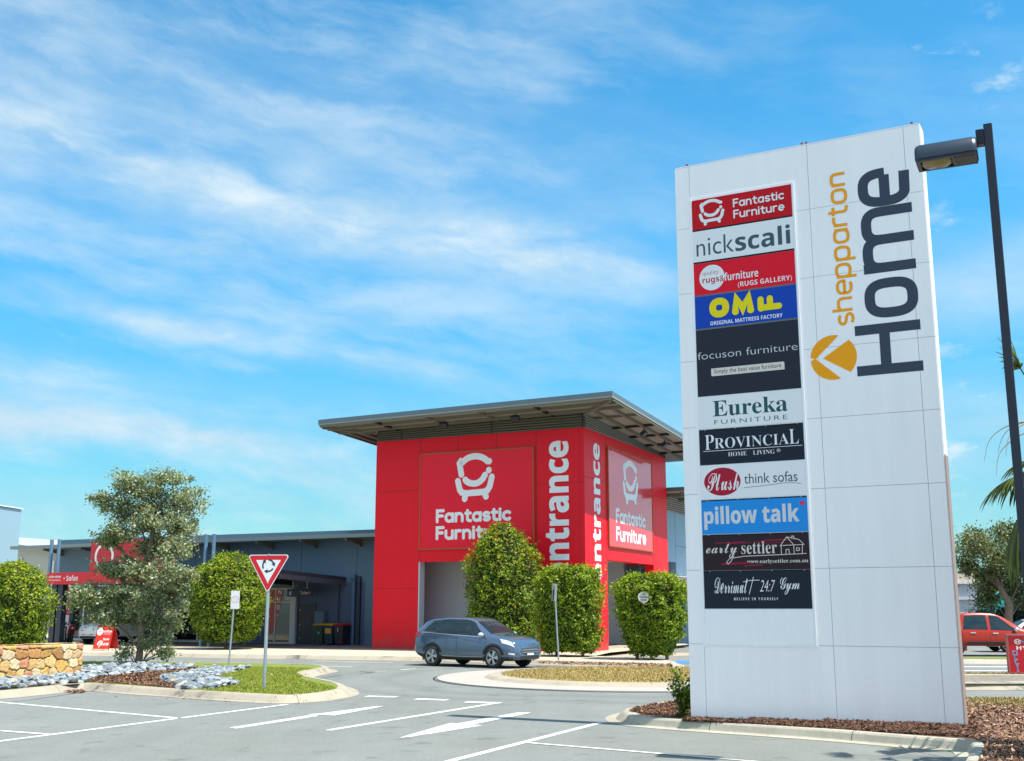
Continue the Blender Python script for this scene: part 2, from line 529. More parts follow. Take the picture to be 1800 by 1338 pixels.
# ------------------------------------------------------------------ ground, kerbs, markings
def asphalt():
    m = bpy.data.materials.new('asphalt'); m.use_nodes = True
    w = NT(m.node_tree); b = w.n['Principled BSDF']; tc = w.new('ShaderNodeTexCoord')
    o = tc.outputs['Object']
    big = w.noise(o, 0.12, 5, 0.55); mid = w.noise(o, 1.1, 5, 0.6); fine = w.noise(o, 55, 2, 0.6)
    vor = w.new('ShaderNodeTexVoronoi'); vor.inputs['Scale'].default_value = 90; w.l.new(o, vor.inputs['Vector'])
    base = w.ramp(big, [(0.30, (0.158, 0.164, 0.146)), (0.55, (0.168, 0.181, 0.170)), (0.75, (0.194, 0.195, 0.174))])
    k = w.math('MULTIPLY_ADD', w.math('SUBTRACT', mid, 0.5), 0.26, 1.0)
    k = w.math('MULTIPLY', k, w.math('MULTIPLY_ADD', w.math('SUBTRACT', w.noise(o, 13, 3, 0.7), 0.5), 0.42, 1.0))
    k = w.math('MULTIPLY', k, w.math('MULTIPLY_ADD', w.math('SUBTRACT', fine, 0.5), 0.95, 1.0))
    st = w.math('MULTIPLY_ADD', w.math('SUBTRACT', vor.outputs['Distance'], 0.4), 0.55, 1.0)
    k = w.math('MULTIPLY', k, st)
    # worn streaks along the lanes and a few oil spots
    sx = w.new('ShaderNodeMapping'); sx.inputs['Rotation'].default_value = (0, 0, R(25)); sx.inputs['Scale'].default_value = (1.0, 0.08, 1)
    w.l.new(o, sx.inputs[0])
    lane = w.noise(sx.outputs[0], 0.9, 4, 0.6)
    k = w.math('MULTIPLY', k, w.math('MULTIPLY_ADD', w.math('SUBTRACT', lane, 0.5), 0.36, 1.0))
    spp = w.new('ShaderNodeSeparateXYZ'); w.l.new(o, spp.inputs[0])
    dx = w.math('SUBTRACT', spp.outputs[0], 3.57); dy = w.math('SUBTRACT', spp.outputs[1], 34.2)
    rad = w.math('SQRT', w.math('ADD', w.math('MULTIPLY', dx, dx), w.math('MULTIPLY', dy, dy)))
    rad = w.math('ADD', rad, w.math('MULTIPLY', w.math('SUBTRACT', w.noise(o, .3, 2, .5), .5), 1.6))
    for r0 in (7.3, 8.9):                                   # polished wheel paths round the roundabout
        q = w.math('DIVIDE', w.math('SUBTRACT', rad, r0), .40)
        pth = w.math('POWER', 2.71828, w.math('MULTIPLY', w.math('MULTIPLY', q, q), -1.0))
        k = w.math('MULTIPLY', k, w.math('MULTIPLY_ADD', w.math('MULTIPLY', pth, mid), -0.26, 1.0))
    spot = w.smooth(w.noise(o, 1.7, 2, 0.5), 0.60, 0.72)
    k = w.math('MULTIPLY', k, w.math('MULTIPLY_ADD', spot, -0.24, 1.0))
    w.put(b.inputs['Base Color'], w.mix(1.0, base, w.comb(k, k, k), 'MULTIPLY'))
    b.inputs['Roughness'].default_value = 0.85; b.inputs['Specular IOR Level'].default_value = 0.3
    bp = w.new('ShaderNodeBump'); bp.inputs['Strength'].default_value = 0.35; bp.inputs['Distance'].default_value = 0.01
    w.put(bp.inputs['Height'], w.math('ADD', fine, vor.outputs['Distance'])); w.l.new(bp.outputs[0], b.inputs['Normal'])
    return m


ASPH = asphalt()
CONC = M('concrete', (0.335, 0.295, 0.225), 0.85, noise=[(1.3, 0.28), (14, 0.22), (70, 0.15)], bump=(40, 0.25))
CONC_D = M('concrete_grey', (0.36, 0.33, 0.27), 0.85, noise=[(1.1, 0.30), (9, 0.28), (60, 0.15)], bump=(40, 0.25))


def scuffed(m, col):
    """tyre scuffs and damp stains on the kerbs"""
    w = NT(m.node_tree); b = w.n['Principled BSDF']; o = w.new('ShaderNodeTexCoord').outputs['Object']
    src = b.inputs['Base Color'].links[0].from_socket
    f = w.math('MULTIPLY', w.smooth(w.noise(o, .42, 3, .55), .55, .66), w.smooth(w.noise(o, 5, 5, .7), .34, .66))
    w.put(b.inputs['Base Color'], w.mix(w.math('MULTIPLY', f, .85), src, (.045, .043, .045, 1)))


scuffed(CONC, None)
APRON = M('apron', (0.36, 0.33, 0.29), 0.85, noise=[(0.8, 0.18), (9, 0.14), (60, 0.12)], bump=(50, 0.2))
PAVE = M('paving', (0.20, 0.165, 0.14), 0.8, noise=[(1.0, 0.25), (12, 0.2)], bump=(30, 0.2))
GRASS = M('grass_base', (0.15, 0.19, 0.02), 0.9, noise=[(1.5, 0.45), (14, 0.4), (60, 0.35)], bump=(40, 0.6))
DRY = M('dry_grass', (0.33, 0.24, 0.085), 0.9, noise=[(1.2, 0.4), (10, 0.4), (50, 0.4)], bump=(30, 0.7))
MULCH = M('mulch_base', (0.085, 0.042, 0.022), 0.95, noise=[(3, 0.4), (22, 0.5), (60, 0.4)], bump=(25, 1.0))
PAINT = M('road_paint', (0.70, 0.68, 0.62), 0.7)


def worn_paint():
    w = NT(PAINT.node_tree); b = w.n['Principled BSDF']; o = w.new('ShaderNodeTexCoord').outputs['Object']
    wear = w.math('MULTIPLY_ADD', w.noise(o, 26, 4, .7), .55, w.math('MULTIPLY', w.noise(o, 1.6, 3, .6), .55))
    k = w.math('MULTIPLY_ADD', w.math('SUBTRACT', w.noise(o, 9, 4, .6), .5), .35, 1.0)
    col = w.mix(1.0, (.70, .68, .62, 1), w.comb(k, k, k), 'MULTIPLY')
    w.put(b.inputs['Base Color'], w.mix(w.math('MULTIPLY', w.smooth(wear, .60, .70), .75), col, (.22, .225, .20, 1)))


worn_paint()
TAR = M('tar', (0.03, 0.032, 0.036), 0.7)

g = MB(); g.sheet([(-500, -120), (500, -120), (500, 1400), (-500, 1400)], 0.0)
struct(g, 'ground', ASPH)


def smooth_line(pts, n=6):
    """Catmull-Rom through the points"""
    P = [Vector((p[0], p[1])) for p in pts]; out = []
    for i in range(len(P) - 1):
        a, b, c, d = P[max(i - 1, 0)], P[i], P[i + 1], P[min(i + 2, len(P) - 1)]
        for k in range(n):
            t = k / n
            out.append(0.5 * ((2 * b) + (c - a) * t + (2 * a - 5 * b + 4 * c - d) * t * t + (3 * b - a - 3 * c + d) * t ** 3))
    out.append(P[-1])
    return [(p.x, p.y) for p in out]


def sweep(mb, line, prof, mi=0, left=1.0, step_mi=None):
    """profile (offset to the inside, height) along a plan line"""
    P = [Vector(p) for p in line]; n = len(P); rows = []
    for i in range(n):
        d = (P[min(i + 1, n - 1)] - P[max(i - 1, 0)]).normalized(); nn = Vector((-d.y, d.x)) * left
        rows.append([(P[i].x + nn.x * o, P[i].y + nn.y * o, z) for o, z in prof])
    m = len(prof); vs = [p for r in rows for p in r]
    fs = [(i * m + k, (i + 1) * m + k, (i + 1) * m + k + 1, i * m + k + 1) for i in range(n - 1) for k in range(m - 1)]
    mb.add(vs, fs, mi)
    return rows


KERB = [(-0.20, 0.006), (0.0, 0.016), (0.02, 0.035), (0.105, 0.115), (0.14, 0.140), (0.18, 0.152), (0.32, 0.154), (0.34, 0.10)]
KERB_NG = [(-0.04, 0.004), (0.0, 0.016), (0.02, 0.035), (0.105, 0.115), (0.14, 0.140), (0.18, 0.152), (0.32, 0.154), (0.34, 0.10)]


KERB_S = [(-0.18, 0.006), (0.0, 0.016), (0.012, 0.03), (0.05, 0.12), (0.075, 0.145), (0.11, 0.153), (0.20, 0.154), (0.21, 0.10)]


def inset(line, left, d):
    P = [Vector(p) for p in line]; n = len(P); out = []
    for i in range(n):
        t = (P[min(i + 1, n - 1)] - P[max(i - 1, 0)]).normalized()
        out.append((P[i].x - t.y * left * d, P[i].y + t.x * left * d))
    return out


def kerb(line, left, mat=None, prof=KERB, joints=2.4):
    mb = MB(); rows = sweep(mb, line, prof, 0, left)
    # joints cut across as thin dark lines
    acc = 0.0
    for i in range(1, len(rows) - 1):
        a, b = Vector(rows[i - 1][0]), Vector(rows[i][0]); acc += (b - a).length
        d1_, d2_ = (b - a).normalized(), (Vector(rows[i + 1][0]) - b).normalized()
        if acc > joints and d1_.dot(d2_) > .97:
            acc = 0.0
            t = (Vector(rows[i + 1][0]) - Vector(rows[i - 1][0])).normalized() * 0.006
            top = [Vector(p) + Vector((0, 0, 0.003)) for p in rows[i][1:]]
            vs = [q for p in top for q in (p - t, p + t)]
            mb.add(vs, [(2 * k, 2 * k + 1, 2 * k + 3, 2 * k + 2) for k in range(len(top) - 1)], 1)
    return struct(mb, 'kerb', [mat or CONC, TAR])


# --- footpath in front of the shops (kerb base line traced on the road level)
fp = smooth_line(GL([(-420, 1149), (-160, 1150), (60, 1152), (240, 1154), (400, 1157), (570, 1159.5), (740, 1162), (860, 1165), (935, 1168), (1060, 1172), (1150, 1175.5), (1176, 1176.5)]) +
                 [G(1190, 1174.5), G(1193, 1170), G(1180, 1166)], 5)
kerb(fp, 1.0)
inner = inset(fp, 1.0, 0.25)
C0 = (3.187, 50.005)                                   # front corner of the red tower
poly = inner + [G(1120, 1162), G(1045, 1160), (4.1, 49.5), (9.2, 60.7), (9.0, 80), (-70, 95), (-70, inner[0][1])]
f = MB(); f.sheet(poly, 0.148); struct(f, 'footpath', M('footpath_concrete', (0.46, 0.40, 0.30), 0.85, noise=[(0.9, 0.2), (14, 0.2), (70, 0.15)], bump=(40, 0.25)))
# darker brown paving under the awning
def S(u, v):                                            # site frame: u along the shop fronts, v away from the camera
    return (-6.54 + .9041 * u + .4274 * v, 54.6 - .4274 * u + .9041 * v)
f = MB(); f.sheet([S(-32, -2.7), S(2.4, -0.6), S(2.4, 5), S(-32, 5)], 0.153); struct(f, 'paved_walk', PAVE)

# --- left traffic island
isl = [(-900, 1290), (-420, 1257), (-120, 1236), (0, 1228), (80, 1220), (135, 1213.5), (160, 1214), (240, 1220), (330, 1226.5), (430, 1233), (500, 1236), (560, 1232.5), (605, 1225), (617, 1219), (610, 1212), (590, 1206), (565, 1201), (545, 1196.5), (540, 1192), (550, 1188), (572, 1184), (583, 1180.5), (572, 1177), (545, 1175.5), (500, 1174), (440, 1172.5), (330, 1171), (200, 1169), (140, 1168.5), (-120, 1167), (-420, 1165), (-900, 1162)]
isl_w = smooth_line(GL(isl), 5)
kerb(isl_w, 1.0)
f = MB(); f.sheet(inset(isl_w, 1.0, 0.30), 0.142); struct(f, 'grass_island', GRASS)
mul_poly = GL([(-60, 1206), (60, 1196), (135, 1196), (165, 1190), (240, 1180), (300, 1174), (375, 1173.5), (440, 1174), (425, 1178), (380, 1187), (395, 1196), (425, 1204), (372, 1211), (300, 1209), (220, 1202), (150, 1198.5), (135, 1200), (60, 1206), (-60, 1214)], 0.15)
f = MB(); f.sheet(mul_poly, 0.150); struct(f, 'mulch_bed', MULCH)

# --- roundabout
rc = Vector((3.57, 34.2)); f = MB()
ring = lambda r, n=96: [(rc.x + r * math.cos(2 * math.pi * i / n), rc.y + r * math.sin(2 * math.pi * i / n)) for i in range(n)]
f.prism(ring(5.75), -0.02, 0.03); struct(f, 'roundabout_apron', APRON)
rr = ring(4.35); rr.append(rr[0])
mb = MB(); sweep(mb, rr, [(-0.02, 0.03), (0.10, 0.10), (0.18, 0.115), (0.46, 0.12), (0.48, 0.09)], 0, 1.0)
for i in range(0, 96, 12):
    a = 2 * math.pi * i / 96; c_, s_ = math.cos(a), math.sin(a); t = Vector((-s_, c_, 0)) * 0.006
    pr = [Vector((rc.x + r_ * c_, rc.y + r_ * s_, z_ + 0.003)) for r_, z_ in ((4.25, .10), (4.17, .115), (3.89, .12))]
    mb.add([q for p in pr for q in (p - t, p + t)], [(0, 1, 3, 2), (2, 3, 5, 4)], 1)
struct(mb, 'roundabout_kerb', [CONC, TAR])
f = MB(); f.sheet(ring(3.90), 0.11); struct(f, 'dry_grass_island', DRY)
f = MB(); rg = ring(5.80); rg.append(rg[0]); sweep(f, rg, [(0.0, 0.004), (0.07, 0.004)], 0, -1.0); struct(f, 'tar_joint', TAR)

# --- bed of the big sign
bed = [G(1640, 1450), G(1668, 1400), G(1696, 1345), G(1703, 1332), G(1701, 1325), G(1688, 1321), G(1655, 1318), G(1560, 1310), G(1429, 1299), G(1300, 1290), G(1200, 1282.8), G(1130, 1277), G(1098, 1272.5), G(1083, 1265.5), G(1089, 1259), G(1110, 1253.5), G(1150, 1247), G(1195, 1240.5), G(1260, 1236), G(1500, 1236), G(1690, 1236.5), G(1840, 1238), G(2100, 1240)]
bed_w = smooth_line(bed, 4)
kerb(bed_w[:49], -1.0, M('concrete_kerb', (0.36, 0.34, 0.27), 0.85, noise=[(1.1, 0.30), (9, 0.25), (60, 0.15)], bump=(40, 0.25)), KERB_S)
kerb(bed_w[48:], -1.0, CONC)
f = MB(); f.sheet(inset(bed_w, -1.0, 0.20) + [G(2300, 1420)], 0.14)
sg = lambda u, y: (3.04 + .8838 * u + .4679 * y, 20.0 - .4679 * u + .8838 * y)      # along / across the big sign
hp = [(-0.1, .20, .165), (1.0, .27, .20), (2.2, .40, .235), (3.4, .55, .26), (4.6, .60, .26)]
for (u0, w0, z0), (u1, w1, z1) in zip(hp, hp[1:]):
    f.add([(*sg(u0, -w0), .145), (*sg(u1, -w1), .145), (*sg(u1, .02), z1), (*sg(u0, .02), z0)], [(0, 1, 2, 3)])
struct(f, 'sign_bed', MULCH)

# --- the verge, kerbs and roads on the right
f = MB(); f.sheet(GL([(1500, 1196), (2300, 1198), (2300, 1185), (1500, 1183)], 0.15), 0.14); struct(f, 'verge', DRY)
ln = smooth_line(GL([(1400, 1211), (1560, 1211.5), (1700, 1212.5), (1800, 1213), (2300, 1215)]), 5)
kerb(ln, 1.0, CONC)
rail = GL([(1400, 1195.5), (1700, 1197), (1800, 1197.5), (2300, 1200)], 0.15)
mb = MB(); sweep(mb, rail, [(0.0, 0.14), (0.02, 0.30), (0.20, 0.31), (0.22, 0.14)], 0, 1.0); struct(mb, 'kerb', CONC_D)
mb = MB(); mb.sheet(GL([(1400, 1201), (1700, 1201.5), (2300, 1203), (2300, 1199), (1700, 1196.5), (1400, 1195)], 0.15), 0.149); struct(mb, 'footpath', CONC)
ln = GL([(1500, 1166), (1690, 1167), (1800, 1168), (2300, 1172)])
kerb(ln, 1.0, CONC_D, KERB_NG)
f = MB(); f.sheet(GL([(1500, 1157.6), (2300, 1162), (2300, 1157), (1500, 1153.5)], 0.15), 0.146); struct(f, 'median', M('median_grass', (0.14, 0.16, 0.03), 0.9, noise=[(3, 0.4), (30, 0.4)]))
f = MB()
for y0 in (1171, 1178):
    f.sheet(GL([(1500, y0), (2300, y0 + 3), (2300, y0 + 4.0), (1500, y0 + 1.0)]), 0.004)
f.sheet(GL([(1500, 1232.6), (1690, 1233.4), (1840, 1234), (2300, 1236), (2300, 1234), (1690, 1231.3), (1500, 1230.5)]), 0.004)
struct(f, 'lane_markings', PAINT)

# --- painted markings of the car park
def mark(mb, a, b, wid, z=0.004):
    a, b = Vector(G(*a)), Vector(G(*b)); d = (b - a).normalized(); n = Vector((-d.y, d.x)) * wid / 2
    mb.add([(*(a + n), z), (*(a - n), z), (*(b - n), z), (*(b + n), z)], [(0, 1, 2, 3)])


f = MB()
mark(f, (-80, 1227.5), (318, 1263), 0.11)
mark(f, (-140, 1321), (505, 1238.5), 0.12)
mark(f, (-60, 1281), (85, 1291.5), 0.11, 0.008)
mark(f, (780, 1341), (1056, 1270.5), 0.13)
mark(f, (930, 1306.5), (1400, 1345), 0.09, 0.008)
mark(f, (577, 1284), (846, 1240.5), 0.13)
mark(f, (846, 1240.4), (872, 1236.2), 0.13)
for a, b in (((644, 1224.5), (697, 1225.8)), ((731, 1229.2), (786, 1231.2)), ((818, 1234.8), (880, 1236.4))):
    mark(f, a, b, 0.30, 0.008)
for a, b in (((558, 1162.3), (690, 1165)), ((620, 1172.5), (545, 1171)), ((655, 1180.4), (680, 1179.6)), ((704, 1177.8), (730, 1175.5))):
    mark(f, a, b, 0.10)
# two lane arrows
f.sheet(GL([(403, 1279.5), (416, 1280.8), (560, 1258.8), (551, 1256.6)]), 0.004)
f.sheet(GL([(538, 1256.4), (566, 1257.2), (588, 1258.6), (674, 1242.2), (660, 1242.4), (560, 1255.4)]), 0.008)
f.sheet(GL([(702, 1297.2), (722, 1295.6), (848, 1275.4), (812, 1272.8), (792, 1271.4)]), 0.004)
f.sheet(GL([(806, 1272.4), (832, 1274.2), (934, 1253.6), (912, 1253.0)]), 0.008)
struct(f, 'road_markings', PAINT)
f = MB()
for pts in (((632, 1179.8), (650, 1183), (656, 1181.2)), ((630, 1185.4), (645, 1183.6), (662, 1181)), ((541, 1199), (560, 1193), (600, 1187)), ((-100, 1247), (60, 1230), (140, 1218))):
    for a, b in zip(pts, pts[1:]):
        mark(f, a, b, 0.035, 0.006)
struct(f, 'road_cracks', TAR)
# patches of plain paving and a blue parking symbol field in the side drive
f = MB(); f.sheet(GL([(1000, 1162), (1080, 1150), (1230, 1147), (1230, 1152), (1110, 1157), (1040, 1164)]), 0.004); struct(f, 'drive_apron', CONC)
f = MB(); f.sheet(GL([(1186, 1161), (1300, 1161), (1300, 1167), (1184, 1166)]), 0.005); struct(f, 'blue_parking_paint', M('blue_paint', (0.05, 0.20, 0.50), 0.7, noise=(6, 0.3)))

# ------------------------------------------------------------------ loose cover: bark chips, grass blades, stones
def in_poly(P, poly):
    x, y = P[:, 0], P[:, 1]; ins = np.zeros(len(P), bool); n = len(poly); j = n - 1
    for i in range(n):
        xi, yi = poly[i]; xj, yj = poly[j]
        c = ((yi > y) != (yj > y)) & (x < (xj - xi) * (y - yi) / (yj - yi + 1e-12) + xi)
        ins ^= c; j = i
    return ins


ISL_IN = inset(isl_w, 1.0, 0.30); BED_IN = inset(bed_w, -1.0, 0.24) + [G(2300, 1420)]


def spread(poly, n, within=None):
    a = np.array(poly); lo, hi = a.min(0), a.max(0); out = np.zeros((0, 2))
    while len(out) < n:
        P = rng.random((n * 2, 2)) * (hi - lo) + lo
        k = in_poly(P, poly)
        if within is not None: k &= in_poly(P, within)
        out = np.vstack([out, P[k]])
    return out[:n]


def mound(P):
    """height of the bark heap round the foot of the big sign"""
    return 0.15


def unit(a):
    return a / (np.linalg.norm(a, axis=1, keepdims=True) + 1e-9)


def chips(name, poly, n, z, size, mats, zs=0.03, within=None):
    P2 = spread(poly, n, within); P = np.column_stack([P2, z + rng.random(n) * zs])
    d = unit(np.column_stack([rng.normal(size=(n, 2)), rng.normal(size=n) * 0.35]))
    e = unit(np.cross(d, np.column_stack([rng.normal(size=(n, 2)) * 0.4, np.ones(n)])))
    L = size * (0.5 + rng.random((n, 1)))
    return tag(quads(name, P, d * L, e * L * 0.35, mats, rng.integers(0, len(mats), n)), kind='stuff')


def blades(name, poly, n, z, size, mats, lean=0.5, within=None):
    P2 = spread(poly, n, within); P = np.column_stack([P2, np.full(n, z)])
    up = unit(np.column_stack([rng.normal(size=(n, 2)) * lean, np.ones(n)])); s = size * (0.5 + rng.random((n, 1)))
    side = unit(np.cross(up, rng.normal(size=(n, 3))))
    return tag(quads(name, P + up * s * .5, up * s * .5, side * size * 0.16, mats, rng.integers(0, len(mats), n)), kind='stuff')


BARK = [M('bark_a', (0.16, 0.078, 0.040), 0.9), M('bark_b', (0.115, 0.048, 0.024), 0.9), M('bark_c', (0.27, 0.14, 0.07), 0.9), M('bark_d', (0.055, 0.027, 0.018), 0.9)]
BARK_DRY = [M('bark_e', (0.30, 0.17, 0.10), 0.9), M('bark_f', (0.19, 0.085, 0.05), 0.9), M('bark_g', (0.40, 0.27, 0.18), 0.9), M('bark_h', (0.09, 0.045, 0.03), 0.9)]
GR = [M('blade_a', (0.24, 0.30, 0.022), 0.8), M('blade_b', (0.17, 0.235, 0.02), 0.8), M('blade_c', (0.31, 0.32, 0.04), 0.8)]
GR_DRY = [M('blade_d', (0.42, 0.30, 0.10), 0.8), M('blade_e', (0.30, 0.24, 0.075), 0.8), M('blade_f', (0.50, 0.38, 0.16), 0.8), M('blade_g', (0.22, 0.20, 0.05), 0.8)]

chips('bark_mulch', mul_poly, 9000, 0.15, 0.055, BARK, within=ISL_IN)
bed_poly = bed_w + [G(2300, 1420)]
front_bed = [p for p in bed_w[:66]] + [G(1214, 1243)] + [G(1300, 1250), G(1700, 1262), G(1700, 1290)]
chips('bark_mulch', [G(1106, 1266), G(1118, 1259), G(1200, 1246), G(1230, 1250), G(1420, 1262), G(1700, 1268), G(1735, 1310), G(1660, 1309), G(1560, 1301), G(1429, 1290), G(1300, 1282), G(1200, 1275.5), G(1130, 1270.5)], 18000, 0.145, 0.04, BARK, 0.05, BED_IN)
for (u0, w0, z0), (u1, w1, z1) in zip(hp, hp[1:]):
    q_ = chips('bark_mulch', [sg(u0, -w0), sg(u1, -w1), sg(u1, 0.0), sg(u0, 0.0)], 1800, 0.0, 0.036, [BARK[1], BARK[3], BARK[3], BARK[0]], 0.02)  # darker bark mix paints in the shade along the sign's foot
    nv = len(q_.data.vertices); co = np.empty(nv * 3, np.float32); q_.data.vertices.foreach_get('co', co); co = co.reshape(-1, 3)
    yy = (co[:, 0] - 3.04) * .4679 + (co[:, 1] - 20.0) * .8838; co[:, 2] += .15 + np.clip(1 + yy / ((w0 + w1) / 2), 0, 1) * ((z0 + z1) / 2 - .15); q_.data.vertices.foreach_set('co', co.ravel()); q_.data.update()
chips('bark_litter', [G(1690, 1252), G(1960, 1256), G(1960, 1420), G(1690, 1420), G(1728, 1345), G(1734, 1320), G(1690, 1312)], 15000, 0.145, 0.04, BARK_DRY, 0.05, BED_IN)
blades('dry_grass', [G(1480, 1239), G(2000, 1242), G(2000, 1264), G(1680, 1262)], 14000, 0.14, 0.055, GR_DRY)
blades('dry_grass', GL([(1500, 1194), (2000, 1195), (2000, 1186), (1500, 1184)], 0.15), 5000, 0.14, 0.09, GR_DRY)
blades('dry_grass', ring(3.88), 26000, 0.11, 0.06, GR_DRY[:3] + GR_DRY)
grass_poly = GL([(380, 1187), (425, 1178), (440, 1173.5), (500, 1174.2), (540, 1175.5), (566, 1177.6), (560, 1181), (540, 1186), (527, 1191), (532, 1196.5), (560, 1203), (598, 1211), (604, 1217), (590, 1222), (540, 1227.5), (480, 1228.5), (400, 1222), (345, 1217), (300, 1211), (372, 1211), (425, 1204), (395, 1196)], 0.15)
blades('lawn_grass', grass_poly, 42000, 0.142, 0.05, GR, within=ISL_IN)
blades('lawn_grass', GL([(140, 1170), (300, 1172), (300, 1173.6), (215, 1175), (140, 1174)], 0.15), 6000, 0.142, 0.05, GR)
chips('bark_litter', GL([(945, 1163), (1180, 1168), (1180, 1172.5), (1000, 1167.5), (945, 1166)], 0.15), 1800, 0.15, 0.06, BARK_DRY)
chips('leaf_litter', grass_poly, 260, 0.17, 0.035, BARK_DRY)
chips('leaf_litter', GL([(110, 1217), (140, 1215), (150, 1216.5), (150, 1219), (120, 1219)]), 160, 0.02, 0.05, BARK_DRY)
chips('leaf_litter', GL([(200, 1225), (600, 1234), (560, 1240), (470, 1240), (200, 1229)]), 90, 0.012, 0.035, BARK_DRY)


def stone_mesh(seed):
    import bmesh
    bm = bmesh.new(); bmesh.ops.create_icosphere(bm, subdivisions=2, radius=1.0)
    r_ = random.Random(seed)
    cuts = [Vector((r_.gauss(0, 1), r_.gauss(0, 1), r_.gauss(0, 1))).normalized() for _ in range(9)]
    lim = [r_.uniform(0.55, 0.85) for _ in cuts]
    for v in bm.verts:
        for c, l in zip(cuts, lim):
            d = v.co.dot(c)
            if d > l: v.co -= c * (d - l)
        v.co.z *= 0.62
        v.co += Vector((r_.gauss(0, .03), r_.gauss(0, .03), r_.gauss(0, .03)))
    me = bpy.data.meshes.new('stone'); bm.to_mesh(me); bm.free()
    return me


STONES = [M('stone_a', (0.215, 0.25, 0.27), 0.8, noise=[(3, 0.3), (20, 0.25)]), M('stone_b', (0.145, 0.17, 0.188), 0.8, noise=[(3, 0.3), (20, 0.25)]),
          M('stone_c', (0.30, 0.33, 0.34), 0.8, noise=[(3, 0.25), (20, 0.2)]), M('stone_d', (0.42, 0.33, 0.20), 0.8, noise=[(3, 0.3), (20, 0.25)])]
zoneA = GL([(-30, 1216), (60, 1207), (138, 1202.5), (150, 1199), (170, 1191), (240, 1183.5), (343, 1175.5), (338, 1171.5), (215, 1168.2), (140, 1175), (120, 1186), (60, 1190), (-30, 1196)], 0.15)
zoneB = GL([(276, 1195), (316, 1185), (368, 1175.5), (442, 1174), (424, 1179), (366, 1193), (392, 1199), (420, 1203.5), (366, 1213), (318, 1212), (300, 1204)], 0.15)
f = MB(); f.sheet(zoneA, 0.1475); f.sheet(zoneB, 0.1475); struct(f, 'mulch_bed', MULCH)
meshes = []
for k in range(12):
    me = stone_mesh(100 + k); me.materials.append(STONES[3] if k == 11 else STONES[k % 3]); meshes.append(me)
pts = np.vstack([spread(zoneA, 900, ISL_IN), spread(zoneB, 480, ISL_IN)])
order = np.argsort(np.hypot(pts[:, 0], pts[:, 1]) - rng.random(len(pts)) * 0.5)
rest = MB()
for i, k in enumerate(order):
    x, y = pts[k]; big = i < 295
    s = random.uniform(0.075, 0.145) if big else random.uniform(0.06, 0.12)
    e = (random.uniform(-.4, .4), random.uniform(-.4, .4), random.uniform(0, 6.28)); me = meshes[random.randrange(11) if random.random() > .03 else 11]
    sc_ = (s * random.uniform(.8, 1.5), s, s * random.uniform(.7, 1.1)); loc = (x, y, 0.15 + s * random.uniform(.2, .75))
    if big:
        o = bpy.data.objects.new('landscape_rock', me); COL.objects.link(o); o.location = loc; o.rotation_euler = e; o.scale = sc_
        tag(o, 'broken blue-grey rock lying in the loose rock border of the planted island', 'rock', 'blue-grey rocks in the island border')
    else:
        from mathutils import Euler
        mt = Matrix.LocRotScale(Vector(loc), Euler(e), Vector(sc_))
        rest.add([mt @ v.co for v in me.vertices], [tuple(p.vertices) for p in me.polygons], random.randrange(3))
tag(rest.build('loose_rocks', STONES), kind='stuff')
